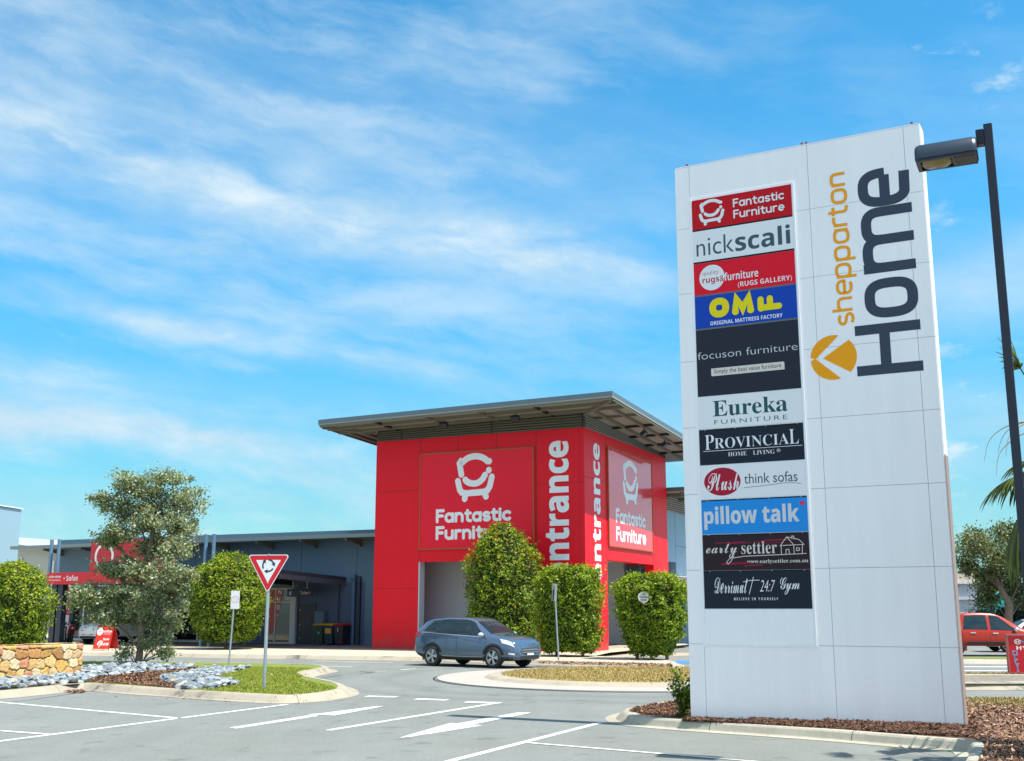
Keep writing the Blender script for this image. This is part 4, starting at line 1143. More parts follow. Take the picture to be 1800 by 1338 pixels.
def wing():
    t = thing('shop_wing', 'long low blue-grey shop building with a deep awning left of the red tower', 'building', (-6.54, 54.6, 0), SITE_RZ)
    XL = -24.6; Y = 4.0
    w = MB(); w.box(XL, -.002, Y, 16, 3.60, 5.60, 0); w.box(XL, -.002, Y + .05, 16, 5.6, 6.0, 0)
    w.box(-9.25, -.002, Y, 8, -.1, 3.60, 0); w.box(XL, XL + .5, Y, 8, -.1, 3.6, 0)
    x = -.4 - 3.62
    for x in (-3.55, -7.05, -10.6, -14.2, -17.8, -21.4): w.box(x - .012, x + .012, Y - .004, Y, .15 if x > -9 else 3.7, 5.58, 1)
    w.build('wall', [BLUEW, DARKM], t)
    r = MB(); za, zb = 5.52, 5.70
    r.hexa([(XL - 2.3, 2.4, za - .10), (-.01, 2.4, za), (-.01, 16, za - .1), (XL - 2.3, 16, za - .2)], [(XL - 2.3, 2.4, zb - .10), (-.01, 2.4, zb), (-.01, 16, zb - .1), (XL - 2.3, 16, zb - .2)])
    r.build('roof', streaked('wing_roof', (.23, .275, .27), .45, .06, .25), t)
    for x in (-.6, -3.3, -6.1, -8.9, -11.9, -15, -18.2, -21.4, -24.3): eave_bracket(t, x, 2.5, Y, za - .02 + .004 * x)
    # awning: front edge at y = -1.75
    AF = -1.75
    a = MB(); a.hexa([(-19.1, AF, 3.62), (-4.2, AF, 3.62), (-4.2, Y, 3.40), (-19.1, Y, 3.40)], [(-19.1, AF, 3.80), (-4.2, AF, 3.80), (-4.2, Y, 3.58), (-19.1, Y, 3.58)])
    a.build('awning', M('awning_metal', (.055, .06, .075), .45, .2, noise=(1, .1)), t)
    b = MB(); b.hexa([(-4.28, AF + .1, 3.38), (-4.19, AF + .1, 3.38), (-4.19, Y + .02, 3.15), (-4.28, Y + .02, 3.15)], [(-4.28, AF + .1, 3.615), (-4.19, AF + .1, 3.615), (-4.19, Y + .02, 3.395), (-4.28, Y + .02, 3.395)])
    b.build('awning_beam', M('awning_beam', (.10, .10, .13), .5), t)
    for x in (-7.6, -11, -14.4, -17.8):
        b = MB(); b.hexa([(x - .05, AF + .1, 3.38), (x + .05, AF + .1, 3.38), (x + .05, Y, 3.18), (x - .05, Y, 3.18)], [(x - .05, AF + .1, 3.615), (x + .05, AF + .1, 3.615), (x + .05, Y, 3.395), (x - .05, Y, 3.395)]); b.build('awning_beam', DARKM, t)
    f = MB(); f.box(-8.9, -4.2, AF - .04, AF - .002, 3.50, 3.82); f.build('awning_edge', M('awning_edge', (.06, .065, .085), .45), t)
    f = MB(); f.box(-19.15, -8.95, AF - .07, AF - .002, 3.22, 3.83); fo = f.build('red_fascia', M('fascia_red', (.62, .010, .020), .35), t); fo['label'] = 'red lettered strip along the awning front'
    fl = lambda x, y, d: (x, AF - .0725 - d, y)
    flat('lettering', join2d(text2d('other stores', 'bsans', -18.98, -18.15, 3.56, 3.70), text2d('furniture.com.au', None, -18.98, -18.15, 3.40, 3.51)), fl, WHITE, fo)
    flat('lettering', text2d('• Sofas', 'bsans', -17.95, -16.95, 3.40, 3.68, off=-.01), fl, WHITE, fo)
    # red sign box standing on the awning
    f = MB(); f.box(-16.3, -10.8, AF + .05, AF + .25, 3.84, 5.45); fo = f.build('awning_sign', M('awning_red', (.55, .012, .025), .35), t)
    flat('logo', join2d(strip([arc(-15.35, 4.65, .58, .58, 0, 360, 40)], .14)), lambda x, y, d: (x, AF + .047 - d, y), WHITE, fo)
    # masts that carry the awning
    MAST = streaked('mast_blue', (.115, .215, .32), .35, .04, .2)
    for x in (-19.55, -19.0, -9.05, -8.55):
        m = MB(); m.tube([(x, AF + .45, -.05), (x, AF + .45, 5.62)], .095, 14); m.lathe([(0, 5.63), (.10, 5.625), (.10, 5.60)], 14, 'z', (x, AF + .45, 0)); m.build('mast', MAST, t)
    for x in (-18.75, -18.3):
        m = MB(); m.box(x - .17, x + .17, AF + .1, AF + .44, 0.0, 3.60); m.build('awning_post', M('post_navy', (.020, .026, .042), .45), t)
    # shopfront: white framed glass between XL+.5 and -11, then the blue return
    FR = M('frame_white', (.62, .62, .62), .45); GL_ = glass('shop_glass', (.015, .022, .03), .03, .72)
    edges = [-24.1, -22.3, -20.6, -18.9, -17.2, -15.5, -13.8, -12.4, -11.0]
    for a0, a1 in zip(edges, edges[1:]):
        fr = MB(); fr.box(a0, a0 + .06, Y - .02, Y + .06, .15, 3.3); fr.box(a1 - .06, a1 - .001, Y - .02, Y + .06, .15, 3.3); fr.box(a0 + .06, a1 - .06, Y - .02, Y + .06, .15, .28); fr.box(a0 + .06, a1 - .06, Y - .02, Y + .06, 2.5, 2.56); fr.box(a0 + .06, a1 - .06, Y - .02, Y + .06, 3.22, 3.3)
        o = fr.build('shop_window', FR, t)
        p = MB(); p.box(a0 + .06, a1 - .06, Y + .01, Y + .02, .28, 2.5); p.box(a0 + .06, a1 - .06, Y + .01, Y + .02, 2.56, 3.22); p.build('pane', GL_, o)
    p = MB(); p.box(-11, -9.25, Y, Y + .2, -.1, 3.6); p.box(XL + .5, -9.25, Y + .0, Y + .2, 3.3, 3.6); p.build('front_wall', BLUED, t)
    # what stands in the shop: a floor, a back wall, pale rugs and dark furniture against it
    q = MB(); q.box(XL + .5, -9.3, 7.6, 7.8, 0, 3.4, 0); q.box(XL + .5, -9.3, Y + .2, 7.6, 0.0, .154, 1); q.build('shop_interior', [M('interior_dark', (.05, .045, .04), .8), M('interior_floor', (.12, .09, .07), .6)], t)
    rp = M('rug_pattern', (.45, .43, .40), .9, noise=[(7, .6), (16, .4)])
    for x, m_ in ((-20.3, rp), (-16.0, M('rug_rust', (.35, .12, .07), .9, noise=(6, .5))), (-13.2, rp)):
        q = MB(); q.box(x - .65, x + .65, Y + .12, Y + .14, .35, 2.3); q.build('display_rug', m_, t)
    # the right-hand window with its red wedge graphic
    w2 = MB(); a0, a1 = -9.2, -7.55
    for bx in ((a0, a0 + .07, .15, 3.05), (a1 - .07, a1, .15, 3.05), (-8.62, -8.55, .25, 2.98)): w2.box(bx[0], bx[1], Y - .06, Y - .001, bx[2], bx[3])
    w2.box(a0 + .07, a1 - .07, Y - .06, Y - .001, .15, .25); w2.box(a0 + .07, a1 - .07, Y - .06, Y - .001, 2.98, 3.05); w2.box(a0 + .07, -8.62, Y - .06, Y - .001, 2.28, 2.35); w2.box(-8.55, a1 - .07, Y - .06, Y - .001, 2.28, 2.35)
    wo = w2.build('shop_window', M('frame_cream', (.60, .56, .50), .45), t)
    p = MB(); p.box(a0 + .07, a1 - .07, Y - .03, Y - .02, .25, 2.98); p.build('pane', M('window_glass', (.028, .055, .045), .04, spec=.9), wo)
    d = MB(); d.add([(-9.12, Y - .034, 2.95), (-8.05, Y - .034, 2.95), (-8.62, Y - .034, .75), (-9.12, Y - .034, .55)], [(0, 1, 2, 3)]); d.build('red_graphic', M('graphic_red', (.45, .012, .02), .3), wo)
    flat('lettering', join2d(text2d('N', 'bsans', -8.45, -8.22, 2.72, 2.92), text2d('U', 'bsans', -8.50, -8.30, 2.40, 2.62), text2d('O', 'bsans', -8.50, -8.32, 1.92, 2.18), text2d('!', 'bsans', -8.48, -8.43, 1.45, 1.70)), lambda x, y, dd: (x, Y - .037, y), WHITE, wo)
    flat('lettering', text2d('UP', 'bitsans', -7.98, -7.66, 2.42, 2.62), lambda x, y, dd: (x, Y - .037, y), WHITE, wo)
    c = MB(); c.box(-7.55, -7.22, Y - .16, Y - .001, .15, 2.98); c.build('white_post', M('post_white', (.55, .56, .58), .5), t)
    d = MB(); d.box(-7.15, -6.2, Y - .03, Y - .001, .16, 2.18); do = d.build('toilet_door', M('door_navy', (.006, .010, .030), .4), t)
    h = MB(); h.lathe([(0, -.05), (.045, -.04), (.05, 0)], 12, 'y', (-6.98, Y - .03, 1.9)); h.lathe([(0, -.05), (.045, -.04), (.05, 0)], 12, 'y', (-6.98, Y - .03, 1.15)); h.lathe([(0, -.05), (.045, -.04), (.05, 0)], 12, 'y', (-6.98, Y - .03, .45)); h.build('handle', M('steel', (.5, .5, .52), .3, .8), do)
    d = MB(); d.box(-6.19, -6.0, Y - .05, Y - .001, .16, 2.25); d.build('door_jamb', M('jamb', (.055, .055, .06), .6), t)
    d = MB(); d.rbox(-5.95, -5.35, Y - .22, Y - .002, 1.15, 1.85, .015); d.lathe([(0, -.02), (.025, -.015), (.025, 0)], 10, 'y', (-5.86, Y - .22, 1.45)); d.build('meter_box', BLUEW, t)
    pi = M('pipe_blue', (.045, .085, .15), .45)
    d = MB(); d.tube([(-4.62, Y - .07, .15), (-4.62, Y - .07, 3.25)], .05, 10); d.build('downpipe', pi, t)
    d = MB(); d.tube([(-3.62, Y - .13, .15), (-3.62, Y - .13, 3.65)], .115, 14); d.lathe([(.115, 3.4), (.15, 3.42), (.16, 3.68), (.13, 3.70), (0, 3.70)], 14, 'z', (-3.62, Y - .13, 0)); d.build('downpipe', M('pipe_mid', (.055, .12, .22), .4), t)
    d = MB(); d.tube([(-3.30, Y - .08, .15), (-3.30, Y - .08, 3.60)], .075, 12); d.build('downpipe', M('pipe_shadow', (.018, .028, .05), .45), t)  # dark upright stands in for the shadow beside the thick pipe
    # darker navy base wall under the awning
    d = MB(); d.box(-7.2, -3.0, Y - .0035, Y - .0015, .15, 3.3); d.build('navy_band', BLUED, t)
    return t


wing()


def east_side():
    t = thing('side_building', 'blue panelled shop side with a pale canopy on tie rods behind the red tower', 'building', (-6.54, 54.6, 0), SITE_RZ)
    X = 10.45; zt = 7.15
    BL = streaked('blue_panel', (.20, .30, .40), .45, .04)
    w = MB(); w.box(2, X, 14.2, 60, -.1, zt); w.box(8.0, X - .01, 12.0, 14.19, 4.45, zt)
    for y in (16.2, 18.6, 21, 24, 27): w.box(X, X + .004, y - .015, y + .015, .1, zt, 1)
    for z in (5.35, 3.4): w.box(X, X + .003, 14.2, 60, z - .012, z + .012, 1)
    w.build('wall', [BL, DARKM], t)
    c = MB(); corrug(c, X, 12.0, 60, (zt + .002, zt + .002), (8.05, 8.05), 'y', 0); c.build('corrugated_band', OLIVE, t)
    r = MB(); r.box(2, 12.6, 11.95, 61, 8.06, 8.12, 1); r.box(2, 12.62, 11.94, 61, 8.122, 8.32, 0); r.build('roof', [ROOFM, SOFF], t)
    for y in (12.6, 15.0, 17.4, 19.8, 22.2): b = MB(); b.box(X + .02, 12.5, y - .06, y + .06, 7.86, 8.055); b.build('rafter', STEEL, t)
    b = MB(); b.box(11.45, 11.55, 12, 60, 7.92, 8.055); b.build('purlin', STEEL, t)
    a = MB(); a.rbox(X + .01, 13.4, 13.2, 34, 3.35, 3.66, .03); a.build('canopy', M('canopy_pale', (.62, .64, .66), .5), t)
    for y in (15.2, 20.5, 26): m = MB(); m.tube([(X, y, 5.0), (13.2, y, 3.66)], .035, 8); m.build('tie_rod', M('rod', (.6, .62, .64), .4), t)
    for y in (14.2, 22, 30): m = MB(); m.tube([(13.0, y, 0), (13.0, y, 3.35)], .09, 10); m.build('post', M('post_navy', (.02, .026, .042), .45), t)
    return t


east_side()


def cream_shed():
    t = thing('warehouse', 'cream metal warehouse with a sloping roof behind the left end of the shop wing', 'building', (-41, 92, 0), SITE_RZ)
    CR = streaked('cream_metal', (.46, .46, .40), .5, .05); GR_ = streaked('cream_low', (.46, .49, .46), .5, .05)
    w = MB(); poly = [(-9, 0), (12, 0), (12, 5.6), (-9, 8.1)]
    w.add([(x, 0, z) for x, z in poly] + [(x, 25, z) for x, z in poly], [(0, 1, 2, 3), (7, 6, 5, 4), (1, 5, 6, 2), (0, 3, 7, 4)], 0)
    w.box(-9, 12, -.05, -.004, 0, 3.9, 1)
    for x in (-5, -1.2, 2.5, 6): w.box(x - .12, x + .12, -.10, -.06, 0, 6.2 - .1 * x, 2)
    w.build('wall', [CR, GR_, M('trim_white', (.7, .7, .66), .5)], t)
    r = MB(); r.hexa([(-9.5, -.5, 8.05), (12.5, -.5, 5.43), (12.5, 25.5, 5.43), (-9.5, 25.5, 8.05)], [(-9.5, -.5, 8.35), (12.5, -.5, 5.73), (12.5, 25.5, 5.73), (-9.5, 25.5, 8.35)]); r.build('roof', M('shed_roof', (.36, .37, .36), .5), t)
    v = MB(); v.box(-2.6, -1.0, .3, 2.4, 7.3, 8.75, 0); v.box(-2.55, -1.25, .294, .299, 7.45, 8.6, 1); v.build('roof_vent', [M('trim_white', (.7, .7, .66), .5), M('louvre', (.20, .17, .12), .7, noise=(9, .3))], t)
    t2 = thing('satellite_dish', 'white satellite dish on a thin mast above the shop roof', 'dish', (*S(-24.6, 12), 5.4), 0)
    m = MB(); m.lathe([(0, .0), (.7, .06), (1.25, .22), (1.28, .24), (1.2, .25), (.7, .12), (0, .06)], 28, 'z', (0, 0, .55)); m.build('reflector', M('dish_white', (.68, .70, .70), .4), t2)
    m = MB(); m.tube([(0, 0, -.2), (0, 0, .56)], .05, 8); m.build('mast', M('rod', (.6, .62, .64), .4), t2)
    t3 = thing('white_tower', 'plain pale blue-white tower block cut by the left edge of the photo', 'building', (-35.2, 74, 0), R(-8))
    m = MB(); m.box(-9, 0, 0, 6, -.1, 8.75); m.box(-.5, .004, -.05, -.002, 0, 8.78, 0); m.box(-9, -.55, -.02, -.002, 4.9, 4.94, 1); m.box(-9, -.55, -.021, -.002, 7.2, 7.22, 1); m.build('wall', [streaked('pale_clad', (.27, .40, .48), .4, .03), M('clad_gap', (.3, .36, .42), .6)], t3)
    m = MB(); m.box(-2.4, -1.45, -.06, -.021, 6.0, 7.0); m.build('window', M('window_pale', (.35, .5, .62), .1), t3)
    m = MB(); m.box(-9.1, .1, -.1, 6.1, 8.785, 8.86); m.build('capping', M('trim_white', (.7, .7, .66), .5), t3)


cream_shed()


def white_house():
    t = thing('white_shed', 'small white building with a parapet behind the red ute', 'building', (*G(1700, 1094)[:1], 0, 0), 0)
    z = 78.0; x = (1722 - 900) / 2030 * z
    t.location = (x, z, 0); t.rotation_euler = (0, 0, R(-6))
    W_ = streaked('house_white', (.62, .64, .68), .6, .06)
    m = MB(); m.box(-14, 0, 0, 12, 0, 3.6); m.box(-14, 0.1, -.15, .1, 2.55, 2.75); m.box(-14, .15, -.25, 12.1, 3.602, 3.75, 1); m.build('wall', [W_, M('house_trim', (.75, .76, .78), .5)], t)
    m = MB(); m.box(-14, -.2, .4, 11.5, 3.752, 4.35); m.build('parapet', M('parapet_buff', (.42, .38, .30), .7, noise=(2, .2)), t)
    m = MB(); m.box(-1.55, -1.5, -.03, -.002, 0, 1.6, 0); m.box(-4.6, -1.55, -.02, -.002, .0, 1.75, 1); m.build('garage_door', [DARKM, M('door_pale', (.58, .6, .66), .5)], t)
    m = MB(); m.tube([(-.9, 1, 4.3), (-.9, 1, 5.6)], .02, 6); m.build('aerial', DARKM, t)
    t2 = thing('shade_screen', 'teal green shade screen stretched behind the parked cars under the big tree', 'screen', (x, z + 3, 0), 0)
    m = MB(); m.box(.3, 4.4, 0, .04, .75, 3.05); m.build('cloth', M('teal_cloth', (.01, .30, .27), .8, noise=(1.5, .2)), t2)
    for a in (.3, 2.3, 4.3): m = MB(); m.tube([(a, .08, 0), (a, .08, 3.1)], .04, 6); m.build('post', DARKM, t2)


white_house()
# ------------------------------------------------------------------ plants
def LM(name, c, tr=0.30, rough=0.5):
    return M(name, c, rough, noise=None, spec=0.35, trans=tr)


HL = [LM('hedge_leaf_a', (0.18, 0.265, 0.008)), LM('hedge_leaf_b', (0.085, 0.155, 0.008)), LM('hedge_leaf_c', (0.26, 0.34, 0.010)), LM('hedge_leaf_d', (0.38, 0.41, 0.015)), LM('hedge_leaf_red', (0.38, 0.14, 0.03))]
BARKM = M('trunk_bark', (0.21, 0.15, 0.105), 0.9, noise=[(3, .35), (18, .4)], bump=(16, .9))
TWIG = M('twig_bark', (0.17, 0.095, 0.065), 0.9, noise=[(6, .3)])


def leaf_faces(name, P, N, size, asp, mats, mi, parent, jitter=0.9):
    n = len(P)
    nn = unit(N + rng.normal(size=(n, 3)) * jitter)
    d = unit(np.cross(nn, rng.normal(size=(n, 3))))
    e = np.cross(nn, d)
    s = size * (0.6 + 0.8 * rng.random((n, 1)))
    return quads(name, P, d * s * .5, e * s * .5 * asp, mats, mi, parent)


def noise_arr(P, f, seed):
    return np.array([mnoise.fractal(Vector((p[0] * f + seed, p[1] * f, p[2] * f)), 0.6, 2.0, 4) for p in P])


def hedge(label, pos, prof, rx, ry, sq, n, leaf=0.10, tips=0.35, seed=1, red=0.0, bump=.16, trunks=2, clear=None):
    """clipped shrub: prof = [(height, radius factor)], cross-section a superellipse rx x ry"""
    t = thing('hedge_shrub', label, 'hedge', pos, R(-25), 'clipped green shrubs in front of the shops')
    H = prof[-1][0]; hs = np.array([p[0] for p in prof]); fs = np.array([p[1] for p in prof])
    # area-weighted choice of height
    grid = np.linspace(hs[0], H, 200); r = np.interp(grid, hs, fs)
    wgt = r + np.abs(np.gradient(r, grid)) * r * 1.2 + 0.04
    h = rng.choice(grid, n, p=wgt / wgt.sum()) + rng.normal(size=n) * .03
    ex = 2.0 / sq; ga = np.linspace(0, 2 * np.pi, 4001); gc, gs = np.cos(ga), np.sin(ga)
    gx = np.sign(gc) * np.abs(gc) ** ex; gy = np.sign(gs) * np.abs(gs) ** ex
    seg = np.concatenate([[0], np.cumsum(np.hypot(np.diff(gx) * rx, np.diff(gy) * ry))])      # even spacing round the outline
    a_l = rng.random(n) * seg[-1]; cx = np.interp(a_l, seg, gx); cy = np.interp(a_l, seg, gy)
    f = np.interp(h, hs, fs)
    base = np.column_stack([cx * rx * f, cy * ry * f, h])
    nz = noise_arr(base, 1.1, seed) * bump + noise_arr(base, 3.0, seed + 5) * bump * .9 + noise_arr(base, 7.0, seed + 9) * bump * .45
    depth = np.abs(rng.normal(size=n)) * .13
    stick = (rng.random(n) < .07) * rng.random(n) * .20
    k = 1 + nz - depth + stick
    P = base.copy(); P[:, 0] *= k; P[:, 1] *= k; P[:, 2] += nz * .6 - depth * .3 * (h > H * .8)+ stick * .8 * (h > H * .75)
    df = np.gradient(np.interp(grid, hs, fs), grid); slope = np.interp(h, grid, df)
    nxp = np.sign(cx) * np.abs(cx) ** (sq - 1); nyp = np.sign(cy) * np.abs(cy) ** (sq - 1)
    N = np.column_stack([nxp / rx, nyp / ry, -slope * 1.2 + .35]); N = unit(N)
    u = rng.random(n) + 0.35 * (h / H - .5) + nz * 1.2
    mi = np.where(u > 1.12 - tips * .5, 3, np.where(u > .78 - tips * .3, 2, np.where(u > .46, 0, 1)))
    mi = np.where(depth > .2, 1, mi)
    mi = np.where(rng.random(n) < red * (h / H), 4, mi)
    if clear is not None:                                      # leaves do not cover the sign they have grown around
        cq, cr = Vector(clear[:3]), clear[3]; a_ = R(-25); ca, sa = math.cos(a_), math.sin(a_)
        W_ = np.column_stack([P[:, 0] * ca - P[:, 1] * sa + pos[0], P[:, 0] * sa + P[:, 1] * ca + pos[1], P[:, 2] + pos[2]])
        dv = np.array((0, 0, EYE)) - np.array(cq); dv = dv / np.linalg.norm(dv); rel = W_ - np.array(cq); s_a = rel @ dv
        off = np.linalg.norm(rel - s_a[:, None] * dv, axis=1); keep = ~((s_a > -.02) & (off < cr))
        P, N, mi = P[keep], N[keep], mi[keep]
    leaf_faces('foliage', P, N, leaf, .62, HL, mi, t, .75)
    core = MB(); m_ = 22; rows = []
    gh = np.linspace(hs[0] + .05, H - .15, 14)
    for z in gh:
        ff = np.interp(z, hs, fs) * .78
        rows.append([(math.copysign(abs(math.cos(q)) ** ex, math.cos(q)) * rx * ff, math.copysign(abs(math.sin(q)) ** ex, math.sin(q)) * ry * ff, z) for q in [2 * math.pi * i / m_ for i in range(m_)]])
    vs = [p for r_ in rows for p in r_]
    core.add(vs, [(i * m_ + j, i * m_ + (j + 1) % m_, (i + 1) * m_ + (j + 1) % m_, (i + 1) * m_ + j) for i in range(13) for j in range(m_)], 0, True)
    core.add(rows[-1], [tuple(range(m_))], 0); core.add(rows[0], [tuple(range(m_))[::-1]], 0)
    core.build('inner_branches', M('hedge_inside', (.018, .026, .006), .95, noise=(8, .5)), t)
    for i in range(trunks):
        q = i / max(1, trunks - 1) - .5 if trunks > 1 else 0
        b = MB(); b.tube([(q * rx * .9, .05 * i, -.02), (q * rx * .8, .03, hs[0] + .5)], [.07, .05], 8); b.build('trunk', BARKM, t)
    return t


DISC = (4.79, 42.12, 2.39)
hedge('rounded pointed green shrub with red-tipped new growth behind the moving car', (*G(884, 1148, .15), .15), [(.25, .84), (1.0, .97), (2.0, 1.0), (3.3, .98), (4.0, .88), (4.5, .72), (4.95, .52), (5.25, .32), (5.42, .12)], 1.62, 1.35, 2.2, 25000, .095, .10, 3, .10)
hedge('square-clipped green hedge block behind the thin leaning pole', (*G(1001, 1153.5, .15), .15), [(.18, .80), (.6, .95), (1.6, 1.0), (2.4, 1.0), (3.0, .98), (3.32, .86), (3.46, .45)], 1.22, 1.0, 4.2, 27000, .088, .12, 9, .02)
hedge('rounded green hedge block with a white disc sign sunk in its leaves', (*G(1146, 1159, .15), .15), [(.18, .55), (.7, .78), (1.5, .95), (2.2, 1.0), (2.65, .96), (2.92, .80), (3.08, .40)], 1.28, 1.05, 3.4, 26000, .088, .20, 17, .01, clear=(DISC[0], DISC[1], DISC[2], .19))
hedge('broad green shrub between the leafy street tree and the roundabout sign', (*G(396, 1141, .15), .15), [(.35, .62), (.8, .86), (1.8, 1.0), (2.9, .98), (3.6, .80), (4.1, .50), (4.4, .18)], 1.75, 1.45, 2.4, 25000, .098, .20, 23, .03, trunks=1)
hedge('dense green shrub above the stone wall at the left edge of the photo', (-22.75, 52.5, .15), [(.1, .80), (.8, .95), (1.8, 1.0), (2.7, .96), (3.3, .76), (3.7, .46), (3.95, .15)], 1.95, 1.5, 2.4, 25000, .098, .25, 31, .02, trunks=1)


def small_shrub():
    t = thing('bush', 'thin dark-leaved bush growing beside the left foot of the white directory sign', 'bush', (2.98, 20.55, .14), 0)
    stems = []
    for k in range(16):
        a = rng.random() * 6.28; L = .4 + rng.random() * .45; le = .12 + rng.random() * .20
        p = [Vector((0, 0, 0)), Vector((math.cos(a) * le * .4, math.sin(a) * le * .4, L * .5)), Vector((math.cos(a) * le, math.sin(a) * le, L))]
        stems.append(p); b = None
    m = MB()
    for p in stems: m.tube(p, [.009, .007, .003], 5)
    m.build('stem', TWIG, t)
    P = np.array([p[1].lerp(p[2], rng.random()) if rng.random() > .25 else p[0].lerp(p[1], .3 + .7 * rng.random()) for p in stems for _ in range(70)])
    P = P + rng.normal(size=P.shape) * .05
    leaf_faces('foliage', P, P - P.mean(0), .062, .6, [HL[1], HL[0], LM('bush_leaf', (.03, .055, .014))], rng.integers(0, 3, len(P)), t, 1.0)


small_shrub()


def limb(a, b, sag, n=7, wob=.12):
    pts = []; L = (b - a).length
    off = [Vector((random.gauss(0, wob), random.gauss(0, wob), random.gauss(0, wob * .5))) * L * .3 for _ in range(3)]
    for i in range(n):
        t = i / (n - 1); p = a.lerp(b, t) + Vector((0, 0, sag * L * math.sin(math.pi * t)))
        p += (off[0] * math.sin(math.pi * t) + off[1] * math.sin(2 * math.pi * t) * .6)
        pts.append(p)
    return pts


def tree(name, label, cat, pos, trunk_pts, trunk_r, lobes, leaf, nleaf, mats, mix, group=None, bark=None, twig_n=26, asp=.55, spread_=1.0, clump=.16):
    """lobes: (x, y, z, rx, ry, rz, weight): each gets a limb, twigs and leaves in clumps along the twigs"""
    t = thing(name, label, cat, pos, 0, group)
    bark = bark or BARKM
    tb = MB(); tp = [Vector(p) for p in trunk_pts]; tb.tube(tp, trunk_r, 10); tb.build('trunk', bark, t)
    br = MB(); PP = []
    for (x, y, z, rx, ry, rz, wgt) in lobes:
        c = Vector((x, y, z))
        k = max(range(len(tp)), key=lambda i: -abs((tp[i].z) - max(tp[0].z, z - rz - .55 * Vector((x - tp[i].x, y - tp[i].y)).length)))
        k = min(k, len(tp) - 1); a = tp[k]
        pts = limb(a, c, .08); r0 = max(.012, min(trunk_r[k] * .7, .018 + .03 * (rx + rz) / 2))
        br.tube(pts, [r0 * (1 - .7 * i / (len(pts) - 1)) for i in range(len(pts))], 6)
        for j in range(int(twig_n * wgt)):
            d = Vector((random.gauss(0, 1), random.gauss(0, 1), random.gauss(0, 1))).normalized() * (random.random() ** .42)
            e = c + Vector((d.x * rx, d.y * ry, d.z * rz)); s_ = pts[random.randrange(3, len(pts))]
            tw = limb(s_, e, .05, 5, .18); br.tube(tw, [.010, .008, .006, .005, .003], 4, cap=False)
            m_ = max(4, int(nleaf / max(1, sum(int(twig_n * l[6]) for l in lobes))))
            q = np.array([tw[2 + min(2, int(random.random() * 3))] if random.random() < .4 else tw[4] for _ in range(m_)])
            cl = clump * (0.6 + .8 * random.random()) * spread_
            PP.append(q + rng.normal(size=q.shape) * np.array([cl, cl, cl * .75]))
    br.build('branches', bark, t)
    P = np.vstack(PP); ctr = P.mean(0)
    mi = rng.choice(len(mats), len(P), p=mix)
    leaf_faces('crown', P, (P - ctr) * .2 + np.array([0, 0, .25]), leaf, asp, mats, mi, t, 1.0)
    return t


EU = [LM('gum_leaf_a', (.26, .30, .18), .3), LM('gum_leaf_b', (.13, .175, .105), .3), LM('gum_leaf_c', (.50, .53, .42), .3), LM('gum_leaf_d', (.24, .27, .07), .3), LM('gum_leaf_e', (.22, .105, .06), .2)]
# street gum: lobes from the crown's outline, at 0.0205 m per photo pixel about its foot (243, 1168)
S_ = 0.0190
EUL = [(290, 835, 40, 26, 1.0), (232, 850, 34, 28, 1.0), (262, 868, 44, 34, 1.3), (318, 880, 44, 34, 1.2), (212, 892, 34, 26, .9), (268, 915, 56, 32, 1.6), (318, 925, 34, 30, 1.0), (182, 877, 20, 10, .4), (214, 938, 36, 24, .9),
       (182, 948, 22, 18, .6), (262, 960, 46, 28, 1.2), (312, 965, 36, 22, .9), (196, 1000, 38, 26, .9), (250, 1000, 44, 30, 1.2), (312, 1010, 40, 32, 1.2), (338, 1024, 22, 26, .6), (160, 1052, 34, 28, .9), (212, 1048, 46, 34, 1.3), (268, 1050, 40, 34, 1.1),
       (318, 1058, 26, 26, .7), (196, 1086, 48, 20, .9), (250, 1090, 34, 16, .7), (300, 1094, 26, 26, .7), (150, 1030, 22, 12, .3), (232, 1146, 11, 16, .25), (306, 1146, 20, 10, .3), (292, 1120, 20, 16, .35), (275, 1130, 20, 18, .35)]
lobes = []
for i, (px, py, rx, rz, w_) in enumerate(EUL):
    x = (px - 258) * S_; z = (1168 - py) * S_; dy = random.uniform(-.7, .7) * (1 if py < 1110 else .3)
    lobes.append((x, dy, z, rx * S_ * .98, rx * S_ * 1.0 + .1, rz * S_ * .88, w_))
gx, gy = G(243, 1168, .15)
tree('gum_tree', 'grey-green gum tree with shoots at its foot standing in the planted island', 'tree', (gx, gy, .13),
     [(0, 0, -.05), (.03, 0, .5), (.02, 0, 1.1), (.06, .02, 1.9), (.02, 0, 2.8), (.12, .03, 3.8), (.3, 0, 4.9), (.5, 0, 5.9)], [.135, .115, .105, .098, .085, .065, .045, .02],
     lobes, 0.094, 52000, EU, [.34, .27, .20, .14, .05], twig_n=26, clump=.12)
# shoots
m = MB()
for a, b in (((.1, 0, 0), (.75, .05, .75)), ((.08, 0, 0), (1.2, 0, .4)), ((.05, 0, 0), (.95, -.1, 1.0)), ((-.05, 0, 0), (-.25, 0, .6)), ((.1, .05, 0), (.5, .1, 1.1))):
    m.tube([(p.x + gx, p.y + gy, p.z + .14) for p in limb(Vector(a), Vector(b), .05)], [.022, .02, .018, .015, .012, .009, .006], 6)
sh = m.build('basal_shoots', TWIG)
gt = [o for o in COL.objects if o.name.startswith('gum_tree')][0]
sh.parent = gt; sh.matrix_parent_inverse = Matrix.Translation(gt.location).inverted()

BG = [LM('far_leaf_a', (.15, .18, .07), .3), LM('far_leaf_b', (.06, .08, .034), .2), LM('far_leaf_c', (.30, .32, .17), .3), LM('far_leaf_d', (.16, .165, .045), .2)]
